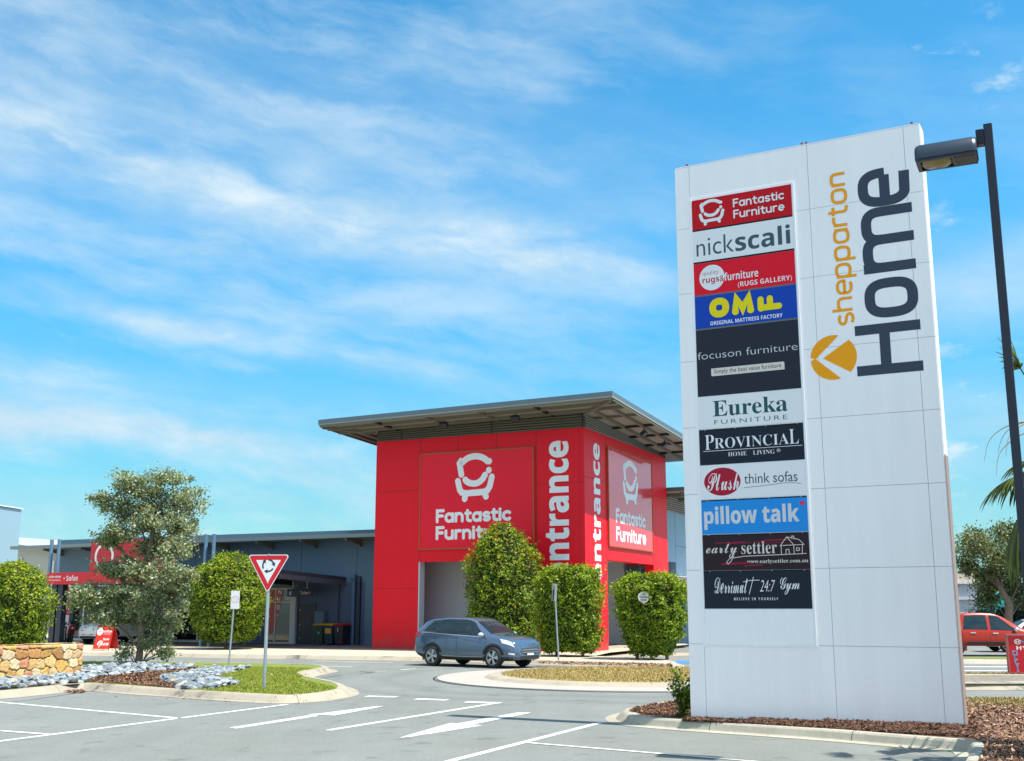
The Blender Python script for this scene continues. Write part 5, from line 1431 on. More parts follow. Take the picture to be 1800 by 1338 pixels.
# the big street tree on the right, 0.036 m per pixel about (1768, 1105)
zt_ = 71.0; bx = (1768 - 900) / 2030 * zt_; kk = zt_ / 2035
LB = [(1705, 945, 34, 26, 1), (1735, 928, 34, 22, 1), (1770, 925, 34, 26, 1), (1800, 935, 36, 34, 1.1), (1700, 975, 22, 18, .6), (1745, 965, 34, 26, 1), (1785, 975, 38, 34, 1.2), (1830, 965, 36, 44, 1.2), (1755, 1000, 30, 22, .9), (1727, 990, 14, 12, .35), (1800, 1020, 34, 30, 1.1), (1748, 1030, 26, 24, .8), (1845, 1020, 34, 44, 1), (1860, 985, 34, 40, 1)]
lobes = [((px - 1768) * kk, random.uniform(-1.5, 1.5), (1105 - py) * kk, rx * kk * .9, rx * kk, rz * kk * .9, w_) for px, py, rx, rz, w_ in LB]
tree('street_tree', 'large spreading tree with a forked brown trunk behind the parked red ute', 'tree', (bx, zt_, .05), [(0, 0, -.1), (-.05, 0, 1.2), (.1, 0, 2.2), (-.3, 0, 3.0), (-.6, 0, 3.8), (-.4, 0, 5.2)], [.32, .26, .24, .18, .13, .06], lobes, .17, 26000, BG, [.34, .32, .2, .14], twig_n=24, clump=.30)
# low dark tree mass under it
LB = [(1745, 1075, 22, 22, 1), (1722, 1068, 14, 12, .6), (1790, 1075, 30, 26, 1), (1830, 1070, 30, 30, 1), (1770, 1058, 24, 16, .8), (1745, 1092, 26, 10, .8), (1800, 1050, 24, 20, .8)]
zt2 = 74.0; kk = zt2 / 2035; bx = (1790 - 900) / 2030 * zt2
lobes = [((px - 1790) * kk, random.uniform(-.8, .8), (1104 - py) * kk, rx * kk, rx * kk, rz * kk, w_) for px, py, rx, rz, w_ in LB]
DK = [LM('dark_leaf_a', (.022, .058, .048), .15), LM('dark_leaf_b', (.012, .034, .030), .15), LM('dark_leaf_c', (.04, .085, .06), .15)]
tree('dark_shrub', 'low dark blue-green shrubbery under the large street tree', 'shrub', (bx, zt2, 0), [(0, 0, -.1), (0, 0, .7), (.1, 0, 1.5)], [.15, .12, .08], lobes, .17, 14000, DK, [.4, .4, .2], twig_n=26, clump=.34)
zt3 = 120.; kk = zt3 / 2035; bx = (1700 - 900) / 2030 * zt3
lobes = [((px - 1700) * kk, random.uniform(-1, 1), (1100 - py) * kk, rx * kk, rx * kk, rz * kk, w_) for px, py, rx, rz, w_ in [(1690, 1018, 14, 10, 1), (1704, 1010, 12, 10, 1), (1718, 1020, 12, 9, 1), (1700, 1035, 22, 14, 1), (1730, 1030, 14, 12, 1)]]
tree('far_tree', 'bright green tree top showing above the white shed roof', 'tree', (bx, zt3, 0), [(0, 0, -.1), (0, 0, 3), (.1, 0, 4.4)], [.2, .15, .08], lobes, .26, 6000, [HL[0], HL[1], BG[0]], [.4, .2, .4], twig_n=30, clump=.4)


# ------------------------------------------------------------------ palm behind the lamp
def palm():
    cx, cy = 7.62, 15.2; t = thing('fan_palm', 'fan palm with drooping green fronds and dry brown skirts behind the lamp post', 'palm', (cx, cy, 0), 0)
    GP = [LM('palm_a', (.085, .115, .018), .3), LM('palm_b', (.045, .070, .016), .3), LM('palm_c', (.16, .175, .03), .3)]; DP = [LM('palm_dry', (.34, .18, .055), .2), LM('palm_dry_b', (.22, .11, .045), .2)]
    b = MB(); n = 22; b.tube([(.02 * math.sin(i), .02 * math.cos(i * 2), 3.9 * i / n) for i in range(n + 1)], [.21 - .03 * (i / n) + (.018 if i % 2 else 0) for i in range(n + 1)], 14); b.build('trunk', M('palm_trunk', (.16, .11, .075), .9, noise=[(4, .3), (20, .3)], bump=(18, .8)), t)

    def frond(az, elv, plen, blen, mats, droop, dead=False, nseg=34, fan=150):
        d = Vector((math.cos(az) * math.cos(elv), math.sin(az) * math.cos(elv), math.sin(elv)))
        base = Vector((d.x * .16, d.y * .16, 3.85)); pts = []
        p = base.copy(); v = d.copy()
        for i in range(8):
            pts.append(p.copy()); v = (v + Vector((0, 0, -droop * .10))).normalized(); p = p + v * plen / 7
        m = MB(); m.tube(pts, [.022 - .0016 * i for i in range(8)], 6, 1 if dead else 0)
        hub = pts[-1]; side = v.cross(Vector((0, 0, 1))).normalized(); up = side.cross(v).normalized()
        for k in range(nseg):
            a = R(-fan / 2 + fan * k / (nseg - 1)) + random.gauss(0, .02); L = blen * (1 - .35 * abs(a) / R(fan / 2)) * random.uniform(.88, 1.1)
            dd = (v * math.cos(a) + side * math.sin(a) + up * (.12 * math.cos(3 * a))).normalized()
            q = hub.copy(); ww = dd.cross(up).normalized(); wv = .023 * blen / .8; rows = []
            g = dd.copy()
            for i in range(9):
                tt = i / 8; wd = wv * (math.sin(math.pi * min(1, tt * .9 + .1)) ** .7) * (1 if tt < .95 else .2)
                rows.append((q - ww * wd, q + up * wd * .4, q + ww * wd))
                g = (g + Vector((0, 0, -1)) * droop * (.08 + .42 * tt * tt) + Vector((random.gauss(0, .03), random.gauss(0, .03), 0)) * (3 if dead else 1)).normalized(); q = q + g * L / 8
            mi = random.randrange(len(mats)) if not dead else 1 + random.randrange(2) * 0
            vs = [x for r_ in rows for x in r_]
            m.add(vs, [f for i in range(8) for f in ((3 * i, 3 * i + 1, 3 * i + 4, 3 * i + 3), (3 * i + 1, 3 * i + 2, 3 * i + 5, 3 * i + 4))], random.randrange(len(mats)))
        o = m.build('frond', mats, t); return o
    frond(R(178), .22, .72, .52, GP, .95)
    frond(R(186), -.18, 1.0, .95, GP, 1.7); frond(R(172), -.28, .95, 1.0, GP, 1.9); frond(R(196), -.36, .95, 1.0, GP, 2.0)
    frond(R(215), -.35, .55, .95, GP + DP[:1], 1.9); frond(R(182), -.60, .55, .95, [GP[1], GP[2]] + DP[:1], 2.3)
    frond(R(188), -.60, .95, .95, DP, 2.2, True); frond(R(175), -.75, .85, .9, DP, 2.4, True); frond(R(200), -.6, .9, .95, DP, 2.4, True); frond(R(240), -.8, .25, .9, DP, 2.4, True)
    frond(R(172), 1.22, 1.50, .55, GP, .35); frond(R(250), 1.0, .85, .8, GP, .6)
    for a in (20, 60, 100, 300, 340): frond(R(a), random.uniform(.1, .9), .6, .85, GP, .8)
    frond(R(130), .3, .6, .85, GP, .8); frond(R(275), .2, .5, .85, GP, .9)
    # dry flower strands curling out on the near side
    m = MB()
    for (a, e_, L) in ((3.1, 1.05, 1.45), (3.30, .90, 1.35), (2.9, 1.15, 1.3), (3.5, 1.0, 1.35)):
        p = Vector((0, 0, 3.95)); v = Vector((math.cos(a) * math.cos(e_), math.sin(a) * math.cos(e_), math.sin(e_))); pts = []
        for i in range(22):
            pts.append(p.copy()); w_ = .10 + .18 * (i / 22)
            v = (v + Vector((math.sin(i * .8) * .12, math.cos(i * .6) * .12, -w_ * .9))).normalized(); p = p + v * L * 1.25 / 22
        m.tube(pts, [.010] * 11 + [.008 - .0006 * k for k in range(11)], 5)
    m.build('flower_stalk', DP[0], t)


palm()
# ------------------------------------------------------------------ stone wall
def stone_wall():
    p0 = Vector(G(142, 1187, .15)); p1 = Vector(G(-160, 1206, .15))
    d = (p1 - p0); L = d.length; ang = math.atan2(d.y, d.x)
    t = thing('stone_wall', 'low garden wall of honey and pink field stones at the left edge', 'wall', (p0.x, p0.y, .12), ang)
    H = .90; cells = []
    r_ = random.Random(5)
    z = 0.0; row = 0
    seeds = []
    while z < H + .1:
        hgt = r_.uniform(.17, .29); x = -.1
        while x < L + .2:
            w_ = r_.uniform(.20, .48)
            seeds.append((x + w_ / 2 + r_.uniform(-.03, .03), z + hgt / 2 + r_.uniform(-.05, .05), r_.random())); x += w_
        z += hgt
    big = [(r_.uniform(0, L), r_.uniform(.1, .7)) for _ in range(int(L * 1.3))]
    seeds = [s for s in seeds if not any((s[0] - b[0]) ** 2 + (s[1] - b[1]) ** 2 < .19 ** 2 for b in big)] + [(b[0], b[1], r_.random()) for b in big]
    SD = np.array(seeds)
    pal = np.array([(.56, .34, .09), (.56, .39, .16), (.46, .26, .07), (.58, .43, .22), (.47, .21, .12), (.42, .21, .07), (.64, .50, .30), (.50, .31, .12)])
    mort = np.array((.13, .085, .045))

    def cell(X, Z):
        q = np.stack([X, Z], -1)[:, None, :] - SD[None, :, :2]; q[..., 1] *= 1.15
        dd = (np.abs(q) ** 3.6).sum(-1) ** (1 / 3.6); i = dd.argsort(1)[:, :2]; a = np.take_along_axis(dd, i, 1)
        return i[:, 0], a[:, 1] - a[:, 0]
    # wall lies along +x (towards the left of the photo); its faces: +y side looks at the camera? choose the side nearer the eye
    toward = Vector((0, 0)) - p0; nrm = Vector((-math.sin(ang), math.cos(ang))); sgn = 1.0 if toward.dot(nrm) > 0 else -1.0
    T = .42

    def face(nx, nz, fn, ext, seedoff):
        X, Z = np.meshgrid(np.linspace(0, ext[0], nx), np.linspace(0, ext[1], nz)); X = X.ravel(); Z = Z.ravel()
        wob = np.array([mnoise.noise(Vector((x * 7, z * 7, seedoff))) for x, z in zip(X, Z)]) * .025
        ci, ed = cell(X + seedoff * .37 + wob, Z + wob)
        e = np.clip(ed / .045, 0, 1); disp = .05 * (e * (2 - e)) + np.array([mnoise.noise(Vector((x * 14, z * 14, 3 + seedoff))) for x, z in zip(X, Z)]) * .012 + (SD[ci, 2] - .5) * .03
        edge_ = np.minimum.reduce([X, ext[0] - X, Z + 9, ext[1] - Z]); disp *= np.clip(edge_ / .04, 0, 1)
        V = [fn(x, z, dsp) for x, z, dsp in zip(X, Z, disp)]
        F_ = [(j * nx + i, j * nx + i + 1, (j + 1) * nx + i + 1, (j + 1) * nx + i) for j in range(nz - 1) for i in range(nx - 1)]
        c = pal[(SD[ci, 2] * 7.99).astype(int)] * (.85 + .3 * ((SD[ci, 2] * 37) % 1))[:, None]
        mk = np.clip((ed - .008) / .014, 0, 1)[:, None]
        return V, F_, c * mk + mort * (1 - mk)
    parts = [face(int(L / .020), 46, lambda x, z, q: (x, sgn * (q), z), (L, H), 0),
             face(22, 46, lambda x, z, q: (-q, -sgn * x, z), (T, H), 3),
             face(int(L / .05), 10, lambda x, z, q: (x, -sgn * z, H + q * .45), (L, T), 7)]
    V, F_, Cc = [], [], []
    for v, f, c in parts:
        b = len(V); V += v; F_ += [tuple(i + b for i in q) for q in f]; Cc.append(c)
    b = len(V); V += [(0, -sgn * T, 0), (L, -sgn * T, 0), (L, -sgn * T, H), (0, -sgn * T, H)]; F_ += [(b, b + 1, b + 2, b + 3)]
    Cc = np.vstack(Cc + [np.tile(mort, (4, 1))])
    me = bpy.data.meshes.new('stonework'); me.from_pydata(V, [], F_)
    at = me.color_attributes.new('stone', 'FLOAT_COLOR', 'POINT'); at.data.foreach_set('color', np.column_stack([Cc, np.ones(len(Cc))]).astype(np.float32).ravel())
    m = bpy.data.materials.new('field_stone'); m.use_nodes = True; w = NT(m.node_tree); bs = w.n['Principled BSDF']
    a = w.new('ShaderNodeAttribute', attribute_name='stone'); tc = w.new('ShaderNodeTexCoord')
    k = w.math('MULTIPLY_ADD', w.math('SUBTRACT', w.noise(tc.outputs['Object'], 9, 6, .65), .5), .8, 1.0)
    st = w.mix(w.smooth(w.noise(tc.outputs['Object'], 4, 5, .6), .52, .7), a.outputs['Color'], (.50, .22, .10, 1)); 
    st = w.mix(.45, a.outputs['Color'], st)
    w.put(bs.inputs['Base Color'], w.mix(1.0, st, w.comb(k, k, k), 'MULTIPLY')); bs.inputs['Roughness'].default_value = .9
    bp = w.new('ShaderNodeBump'); bp.inputs['Strength'].default_value = .5; bp.inputs['Distance'].default_value = .02; w.put(bp.inputs['Height'], w.noise(tc.outputs['Object'], 22, 5, .65)); w.l.new(bp.outputs[0], bs.inputs['Normal'])
    me.materials.append(m); me.polygons.foreach_set('use_smooth', [True] * len(F_)); me.update()
    o = bpy.data.objects.new('stonework', me); COL.objects.link(o); o.parent = t


stone_wall()

# ------------------------------------------------------------------ signs on posts
GALV = M('galvanised', (.42, .47, .50), .42, .7, noise=(5, .12))
SGW = M('sign_face_white', (.80, .80, .80), .35); SGR = M('sign_face_red', (.62, .008, .020), .35); SGK = M('sign_ink', (.020, .030, .055), .4); ALU = M('sign_back', (.46, .48, .50), .4, .6)


def round_tri(r, rad, flip=True):
    """rounded triangle, point down; r = distance from centre to the sharp corner"""
    out = []
    for k in range(3):
        a = -90 + 120 * k; c = ((r - 2 * rad) * math.cos(R(a)), (r - 2 * rad) * math.sin(R(a)))
        out += arc(c[0], c[1], rad, rad, a - 60, a + 60, 8)
    return out


def give_way():
    x, y = G(464, 1212, .15); t = thing('roundabout_sign', 'red-bordered triangular roundabout sign on a grey post in the grass island', 'road sign', (x, y, .14), R(-8))
    m = MB(); m.tube([(0, 0, 0), (0, 0, 3.08)], .040, 14); m.lathe([(0, 3.095), (.035, 3.09), (.042, 3.08)], 14); m.build('post', GALV, t)
    cz = 2.80; fn = lambda a, b, d: (a, -.052 - d, cz + b)
    P = round_tri(.60, .05)
    o = MB(); n = len(P); o.add([(a, -.052, cz + b) for a, b in P] + [(a, -.046, cz + b) for a, b in P], [tuple(range(n)), tuple(range(2 * n - 1, n - 1, -1))] + [(i, (i + 1) % n, n + (i + 1) % n, n + i) for i in range(n)]); o = o.build('sign_plate', SGW, t)
    Q = round_tri(.565, .04); R_ = round_tri(.355, .008)
    k = len(Q); flat('red_border', ([(a, b, .001) for a, b in Q + R_], [(i, (i + 1) % k, k + (i + 1) % k, k + i) for i in range(k)]), fn, SGR, o)
    # three arrows running clockwise
    V, F_ = [], []; cy = .045; r = .135
    for s in (60, 180, 300):
        q = strip([arc(0, cy, r, r, s + 30, s - 38, 10)], .038, False); b = len(V); V += [(a, c, d + .001) for a, c, d in q[0]]; F_ += [tuple(i + b for i in f) for f in q[1]]
        a0 = R(s - 36); e = Vector((math.cos(a0) * r, math.sin(a0) * r + cy)); td = Vector((math.sin(a0), -math.cos(a0))); rd = Vector((math.cos(a0), math.sin(a0)))
        b = len(V); V += [(*(e + rd * .05), .0022), (*(e - rd * .05), .0022), (*(e + td * .085), .0022)]; F_.append((b, b + 1, b + 2))
    flat('arrows', (V, F_), fn, SGK, o)
    b = MB()
    for z in (cz + .30, cz - .36): b.lathe([(0, -.06), (.016, -.058), (.018, -.0535)], 10, 'y', (0, 0, z))
    b.build('bolt', GALV, o)
    b = MB()
    for z in (cz + .22, cz - .30): b.box(-.08, .08, -.046, .045, z - .02, z + .02)
    b.build('bracket', GALV, t)


give_way()


def speed_sign():
    x, y = G(402, 1169, .15); t = thing('speed_sign', 'small white speed sign with a red ring and number ten on a thin post', 'road sign', (x, y, .14), R(2))
    m = MB(); m.tube([(0, 0, 0), (.10, 0, 2.46)], .030, 12); m.build('post', GALV, t)
    cx, cz = .12, 2.12
    o = MB(); o.rbox(cx - .145, cx + .145, -.045, -.035, cz - .29, cz + .30, .004); o = o.build('sign_plate', M('faded_white', (.72, .71, .73), .45), t)
    fn = lambda a, b, d: (cx + a, -.0455 - d, cz + b)
    flat('ring', strip([arc(0, .02, .115, .115, 0, 360, 32)], .018), fn, M('faded_red', (.62, .25, .30), .5), o)
    flat('numerals', text2d('10', 'bsans', -.066, .066, -.055, .095, off=-.02), fn, M('faded_ink', (.42, .50, .58), .5), o)


speed_sign()


def edge_on_sign():
    x, y = G(982, 1161, .15); t = thing('side_on_sign', 'thin leaning grey post whose narrow sign is seen edge-on before the square hedge', 'road sign', (x, y, .14), 0)
    m = MB(); m.tube([(0, 0, 0), (-.13, 0, 2.72)], .032, 10); m.build('post', GALV, t)
    o = MB(); mt = Matrix.Translation((-.13, 0, 2.42)) @ Matrix.Rotation(R(80), 4, 'Z') @ Matrix.Rotation(R(4), 4, 'X')
    o.box(-.30, .30, .036, .046, -.32, .32, 0, mt); o.box(-.29, .29, -.05, -.04, -.30, .30, 0, mt); o.build('sign_plate', ALU, t)


edge_on_sign()


def disc_sign():
    x, y = DISC[0], DISC[1]
    t = thing('disc_sign', 'white round no-through-road disc half buried in the right-hand hedge', 'road sign', (x, y, .14), R(4))
    m = MB(); m.tube([(0, .75, 0), (0, .75, 2.5)], .028, 10); m.box(-.015, .015, .007, .75, 2.23, 2.26); m.build('post', GALV, t)
    cz = 2.25; o = MB(); o.lathe([(0, 0), (.205, 0), (.205, .006), (0, .006)], 32, 'y', (0, 0, cz), 0, False); o = o.build('sign_plate', M('disc_white', (.55, .55, .53), .5), t)
    fn = lambda a, b, d: (a, -.001 - d, cz + b)
    flat('lettering', join2d(text2d('NO', 'bsans', -.06, .06, .07, .14), text2d('THROUGH', 'bsans', -.17, .17, -.03, .035), text2d('ROAD', 'bsans', -.11, .11, -.135, -.07)), fn, SGK, o)


disc_sign()


# ------------------------------------------------------------------ lamp
def street_lamp():
    t = thing('street_lamp', 'black square lamp post with one box lantern reaching over the big white sign', 'lamp', (6.36, 14.25, 0), R(-25.5))
    BK = M('lamp_black', (.016, .020, .032), .38, .2, noise=(3, .1))
    m = MB(); m.rbox(-.055, .055, -.055, .055, -.05, 8.34, .008); m.rbox(-.14, .14, -.14, .14, .0, .04, .01); m.build('pole', BK, t)
    m = MB(); m.rbox(-.15, -.056, -.07, .07, 8.06, 8.27, .01)
    for k in range(7): z = 8.08 + k * .028; m.box(-.155, -.056, -.078, .078, z, z + .012)
    m.build('bracket', BK, t)
    # lantern body: half-round housing running along -x
    h = MB(); x0, x1 = -.93, -.15; sec = []
    for yy, zz in [(-.225, 7.93), (-.228, 7.985)] + [(.222 * math.cos(R(a)) * -1, 7.99 + .20 * math.sin(R(a))) for a in range(15, 166, 15)] + [(.228, 7.985), (.225, 7.93)]: sec.append((yy, zz))
    n = len(sec); xs = [x0 + .0, x0 + .015, x0 + .06, x1 - .06, x1 - .015, x1]; sc_ = [.86, .94, 1, 1, .95, .88]
    vs = [(x, y * s, 7.93 + (z - 7.93) * (s if z > 7.95 else 1)) for x, s in zip(xs, sc_) for y, z in sec]
    h.add(vs, [(i * n + k, (i + 1) * n + k, (i + 1) * n + k + 1, i * n + k + 1) for i in range(5) for k in range(n - 1)], 0, True)
    h.add([vs[k] for k in range(n)], [tuple(range(n))]); h.add([vs[5 * n + k] for k in range(n)], [tuple(range(n))[::-1]])
    o = h.build('lantern', M('lantern_grey', (.05, .065, .085), .32, .5), t)
    # open underside: rim, ribbed gear end, reflector bowl and glass
    b = MB(); b.box(x0 + .01, x1 - .01, -.212, -.17, 7.895, 7.935); b.box(x0 + .01, x1 - .01, .17, .212, 7.895, 7.935); b.box(x0 + .01, x0 + .06, -.17, .17, 7.895, 7.935); b.box(x1 - .32, x1 - .012, -.17, .17, 7.90, 7.937); b.box(x0 + .06, x1 - .32, -.17, .17, 7.926, 7.934)
    for k in range(9): b.box(x1 - .29 + k * .03, x1 - .275 + k * .03, -.16, .16, 7.885, 7.90)
    b.build('rim', BK, o)
    g_ = MB(); rows = []
    for r, z in ((1, 7.922), (.92, 7.895), (.75, 7.875), (.45, 7.862), (0.02, 7.857)):
        rows.append([(x0 + .26 + .195 * r * (abs(math.cos(a)) ** .6 * math.copysign(1, math.cos(a))), .155 * r * (abs(math.sin(a)) ** .6 * math.copysign(1, math.sin(a))), z) for a in [2 * math.pi * k / 28 for k in range(28)]])
    g_.add([p for r in rows for p in r], [(i * 28 + k, i * 28 + (k + 1) % 28, (i + 1) * 28 + (k + 1) % 28, (i + 1) * 28 + k) for i in range(4) for k in range(28)], 0, True)
    g_.build('glass_bowl', M('bowl_glass', (.30, .21, .08), .12, noise=(5, .5), trans=.15), o)


street_lamp()


# ------------------------------------------------------------------ red box sign on the right verge
def box_sign():
    x, y = G(1765, 1190, .15); t = thing('red_box_sign', 'weathered red freestanding business sign with blue graffiti on the right verge', 'sign', (x + .19, y, .14), R(-14)); t.scale = (1, 1, .85)
    RD = M('box_red', (.52, .006, .016), .4, noise=(1.5, .10)); FRM = M('box_frame', (.38, .10, .09), .6, noise=(4, .3))
    m = MB(); m.box(.0, 2.1, 0, .26, .16, 1.30, 0); o = m.build('sign_box', RD, t)
    m = MB(); m.box(-.03, 2.13, -.03, .29, 1.301, 1.36); m.box(-.03, -.001, -.03, .29, .12, 1.30); m.box(0, 2.1, -.03, .29, .12, .158); m.build('frame', FRM, t)
    for xx in (.06, .19): m = MB(); m.box(xx, xx + .06, .05 + (.12 if xx < .1 else 0), .11 + (.12 if xx < .1 else 0), -.1, .12); m.build('leg', M('leg_dark', (.10, .012, .016), .6), t)
    m = MB(); m.box(.62, 1.6, .03, .23, -.1, .119); m.build('plinth', M('plinth_red', (.16, .02, .02), .7), t)
    fn = lambda a, b, d: (a, -.002 - d, b)
    flat('logo', join2d(strip([arc(.24, 1.12, .075, .075, 0, 360, 28)], .022), strip([[(.205, 1.075), (.205, 1.165)], [(.275, 1.075), (.275, 1.165)], [(.205, 1.12), (.275, 1.12)]], .024)), fn, WHITE, o)
    flat('lettering', text2d('HYDRAULICS', 'bsans', .20, 1.55, .86, .985), fn, WHITE, o)
    GRF = M('graffiti_blue', (.20, .28, .50), .6, noise=(12, .4))
    flat('graffiti', strip([[(.33, 1.16), (.42, 1.08), (.50, 1.02)], [(.43, 1.24), (.45, 1.16), (.52, 1.12), (.62, 1.00)], [(.54, 1.02), (.64, 1.16)], [(.64, 1.02), (.74, 1.05), (.68, 1.14), (.70, 1.22), (.80, 1.22)],
                            [(.10, .82), (.20, .82), (.20, .70), (.11, .70), (.10, .82)], [(.13, .66), (.13, .50), (.20, .56), (.13, .60)], [(.14, .48), (.18, .30), (.22, .44)], [(.17, .44), (.19, .24)], [(.17, .20), (.22, .20)]], .035), fn, GRF, o)


box_sign()


# ------------------------------------------------------------------ shop forecourt
def feather_flag(px, py, label):
    x, y = G(px, py, .15); t = thing('feather_flag', label, 'flag', (x, y, .15), R(-20), 'red feather flags outside the shop')
    m = MB(); m.tube([(0, 0, 0), (0, 0, 2.6), (.03, 0, 3.3), (.14, 0, 3.75), (.30, 0, 3.92)], [.018, .016, .012, .009, .006], 8); m.lathe([(0, .05), (.22, .03), (.25, 0)], 20); m.build('pole', DARKM, t)
    L_ = [(.02, .35), (.02, 2.6), (.045, 3.3), (.15, 3.73), (.30, 3.90)]; n = 14
    lf = [L_[min(3, int(k / n * 4))] for k in range(n)]; V = []
    def left(z): return float(np.interp(z, [p[1] for p in L_], [p[0] for p in L_]))
    def right(z): return float(np.interp(z, [.35, .8, 2.6, 3.5, 3.9], [.55, .60, .62, .52, .31]))
    zs = [.45 + (3.88 - .45) * k / 24 for k in range(25)]
    for z in zs:
        for q in range(5):
            a = left(z) + (right(z) - left(z)) * q / 4; V.append((a, .03 * math.sin(z * 2.2 + q), z + (.14 * (q / 4) if z < .5 else 0)))
    mb = MB()
    for i in range(24):
        mb.add([V[i * 5 + k] for k in range(10)], [(k, k + 1, k + 6, k + 5) for k in range(4)], 0 if zs[i] > 1.35 else 1, True)
    o = mb.build('banner', [M('flag_red', (.60, .020, .012), .6, trans=.25), M('flag_white', (.72, .70, .72), .6, trans=.25)], t)
    fn = lambda a, b, d: (a, .03 * math.sin(b * 2.2 + 2) - .035 - d, b)
    flat('lettering', join2d(*[text2d(c, 'bsans', .20, .46, z, z + .26) for c, z in zip('SALE', (1.75, 2.2, 2.65, 3.1))]), fn, M('flag_ink', (.8, .72, .70), .6), o)
    flat('logo', join2d(strip([arc(.33, .82, .11, .11, 0, 360, 24)], .07)), fn, M('flag_red', (.6, .02, .012), .6), o)
    flat('small_lettering', text2d('S', 'bsans', .12, .28, 1.05, 1.28), fn, M('flag_red', (.6, .02, .012), .6), o)


feather_flag(103, 1126, 'red and white feather flag beside the dark awning posts')
feather_flag(285, 1131, 'red and white feather flag half hidden behind the gum tree trunk')


def a_frame():
    x, y = G(184, 1143, .15); t = thing('a_frame_sign', 'orange-red folding board sign standing on the footpath kerb', 'sign', (x, y, .15), R(-16))
    OR = M('board_orange', (.66, .030, .012), .4)
    m = MB(); m.hexa([(-.42, -.30, .06), (.42, -.30, .06), (.42, -.27, .06), (-.42, -.27, .06)], [(-.42, -.02, 1.10), (.42, -.02, 1.10), (.42, .01, 1.10), (-.42, .01, 1.10)]); o = m.build('front_board', OR, t)
    m = MB(); m.hexa([(-.42, .42, .06), (.42, .42, .06), (.42, .45, .06), (-.42, .45, .06)], [(-.42, .03, 1.10), (.42, .03, 1.10), (.42, .06, 1.10), (-.42, .06, 1.10)]); m.add([(-.40, -.25, .08), (-.40, .42, .08), (-.40, .03, 1.05), (-.40, .0, 1.05)], [(0, 1, 2, 3)]); m.build('rear_board', M('board_red', (.48, .012, .010), .5), t)
    for xx in (-.40, .40):
        for yy, tp in ((-.30, -.03), (.45, .05)):
            f = MB(); f.tube([(xx, yy - .005, 0), (xx, tp, 1.08)], .014, 6); f.build('leg', DARKM, t)
    sl = .28 / 1.04; fn = lambda a, b, d: (a, -.302 + (b - .06) * sl - d, b)
    flat('logo', ([(-.23 + .16 * math.cos(q), .82 + .17 * math.sin(q), .001) for q in [2 * math.pi * k / 28 for k in range(28)]], [tuple(range(28))]), fn, WHITE, o)
    flat('lettering', join2d(text2d('furniture', 'bsans', -.06, .39, .77, .90), text2d('RUGS GALLERY', None, -.02, .38, .69, .73)), fn, WHITE, o)
    flat('lettering', join2d(text2d('Now', 'bsans', .02, .33, .44, .54)), fn, WHITE, o)
    flat('lettering', text2d('Open', 'bscript', -.24, .35, .12, .44, shear=.1, off=.01), fn, WHITE, o)
    flat('small_lettering', ([(a, b, .002) for a, b, _ in text2d('rugs&', 'bsans', -.35, -.10, .77, .86)[0]], text2d('rugs&', 'bsans', -.35, -.10, .77, .86)[1]), fn, OR, o)


a_frame()


def litter_bin():
    x, y = G(115, 1129, .15); t = thing('litter_bin', 'dark round litter bin with a pale stripe beside the feather flag', 'bin', (x, y, .15), 0)
    m = MB(); m.lathe([(0, 0), (.24, 0), (.27, .80), (.29, .82), (.29, .86), (.22, .88), (0, .88)], 24); m.build('body', M('bin_dark', (.045, .04, .036), .5), t)
    m = MB(); m.add([(.272 * math.cos(a), .272 * math.sin(a), z) for z in (.1, .75) for a in (R(-100), R(-90), R(-82))], [(0, 1, 4, 3), (1, 2, 5, 4)]); m.build('stripe', M('bin_stripe', (.5, .42, .32), .5), t)


litter_bin()


def wheelie(u, label, body, lid, sticker):
    x, y = S(u, 3.35); t = thing('wheelie_bin', label, 'bin', (x, y, .15), SITE_RZ, 'wheelie bins lined up against the navy wall')
    B_ = M('bin_' + body[0], body[1], .5); m = MB()
    m.hexa([(-.22, -.26, .06), (.22, -.26, .06), (.22, .24, .06), (-.22, .24, .06)], [(-.28, -.36, .98), (.28, -.36, .98), (.28, .34, .98), (-.28, .34, .98)])
    m.box(-.30, .30, -.39, .37, .93, .985); m.build('body', B_, t)
    m = MB(); m.hexa([(-.30, -.42, .99), (.30, -.42, .99), (.30, .38, .99), (-.30, .38, .99)], [(-.25, -.36, 1.06), (.25, -.36, 1.06), (.25, .34, 1.09), (-.25, .34, 1.09)]); m.box(-.30, .30, .381, .42, .96, 1.04); m.build('lid', M('lid_' + lid[0], lid[1], .4), t)
    for s in (-.25, .25): w = MB(); w.lathe([(0, -.03), (.10, -.03), (.10, .03), (0, .03)], 16, 'x', (s, .26, .10)); w.build('wheel', DARKM, t)
    if sticker:
        c, a0, a1, z0, z1 = sticker; fn = lambda a, b, d: (a, -.26 - (b - .06) / .92 * .10 - .003 - d, b)
        flat('sticker', ([(a0, z0, 0), (a1, z0, 0), (a1, z1, 0), (a0, z1, 0)], [(0, 1, 2, 3)]), fn, M('sticker_' + body[0], c, .5), t)


wheelie(-5.15, 'dark green wheelie bin with a yellow lid nearest the toilet door', ('green', (.018, .045, .035)), ('yellow', (.62, .36, .01)), ((.15, .4, .5), -.03, .06, .55, .66))
wheelie(-4.55, 'navy wheelie bin with a yellow lid and an orange sticker', ('navy', (.020, .032, .060)), ('yellow', (.62, .36, .01)), ((.62, .30, .04), -.18, .18, .58, .84))
wheelie(-3.93, 'dark wheelie bin with a red lid beside the thick downpipe', ('plum', (.026, .022, .034)), ('red', (.52, .008, .025)), ((.7, .72, .74), -.05, -.01, .68, .86))


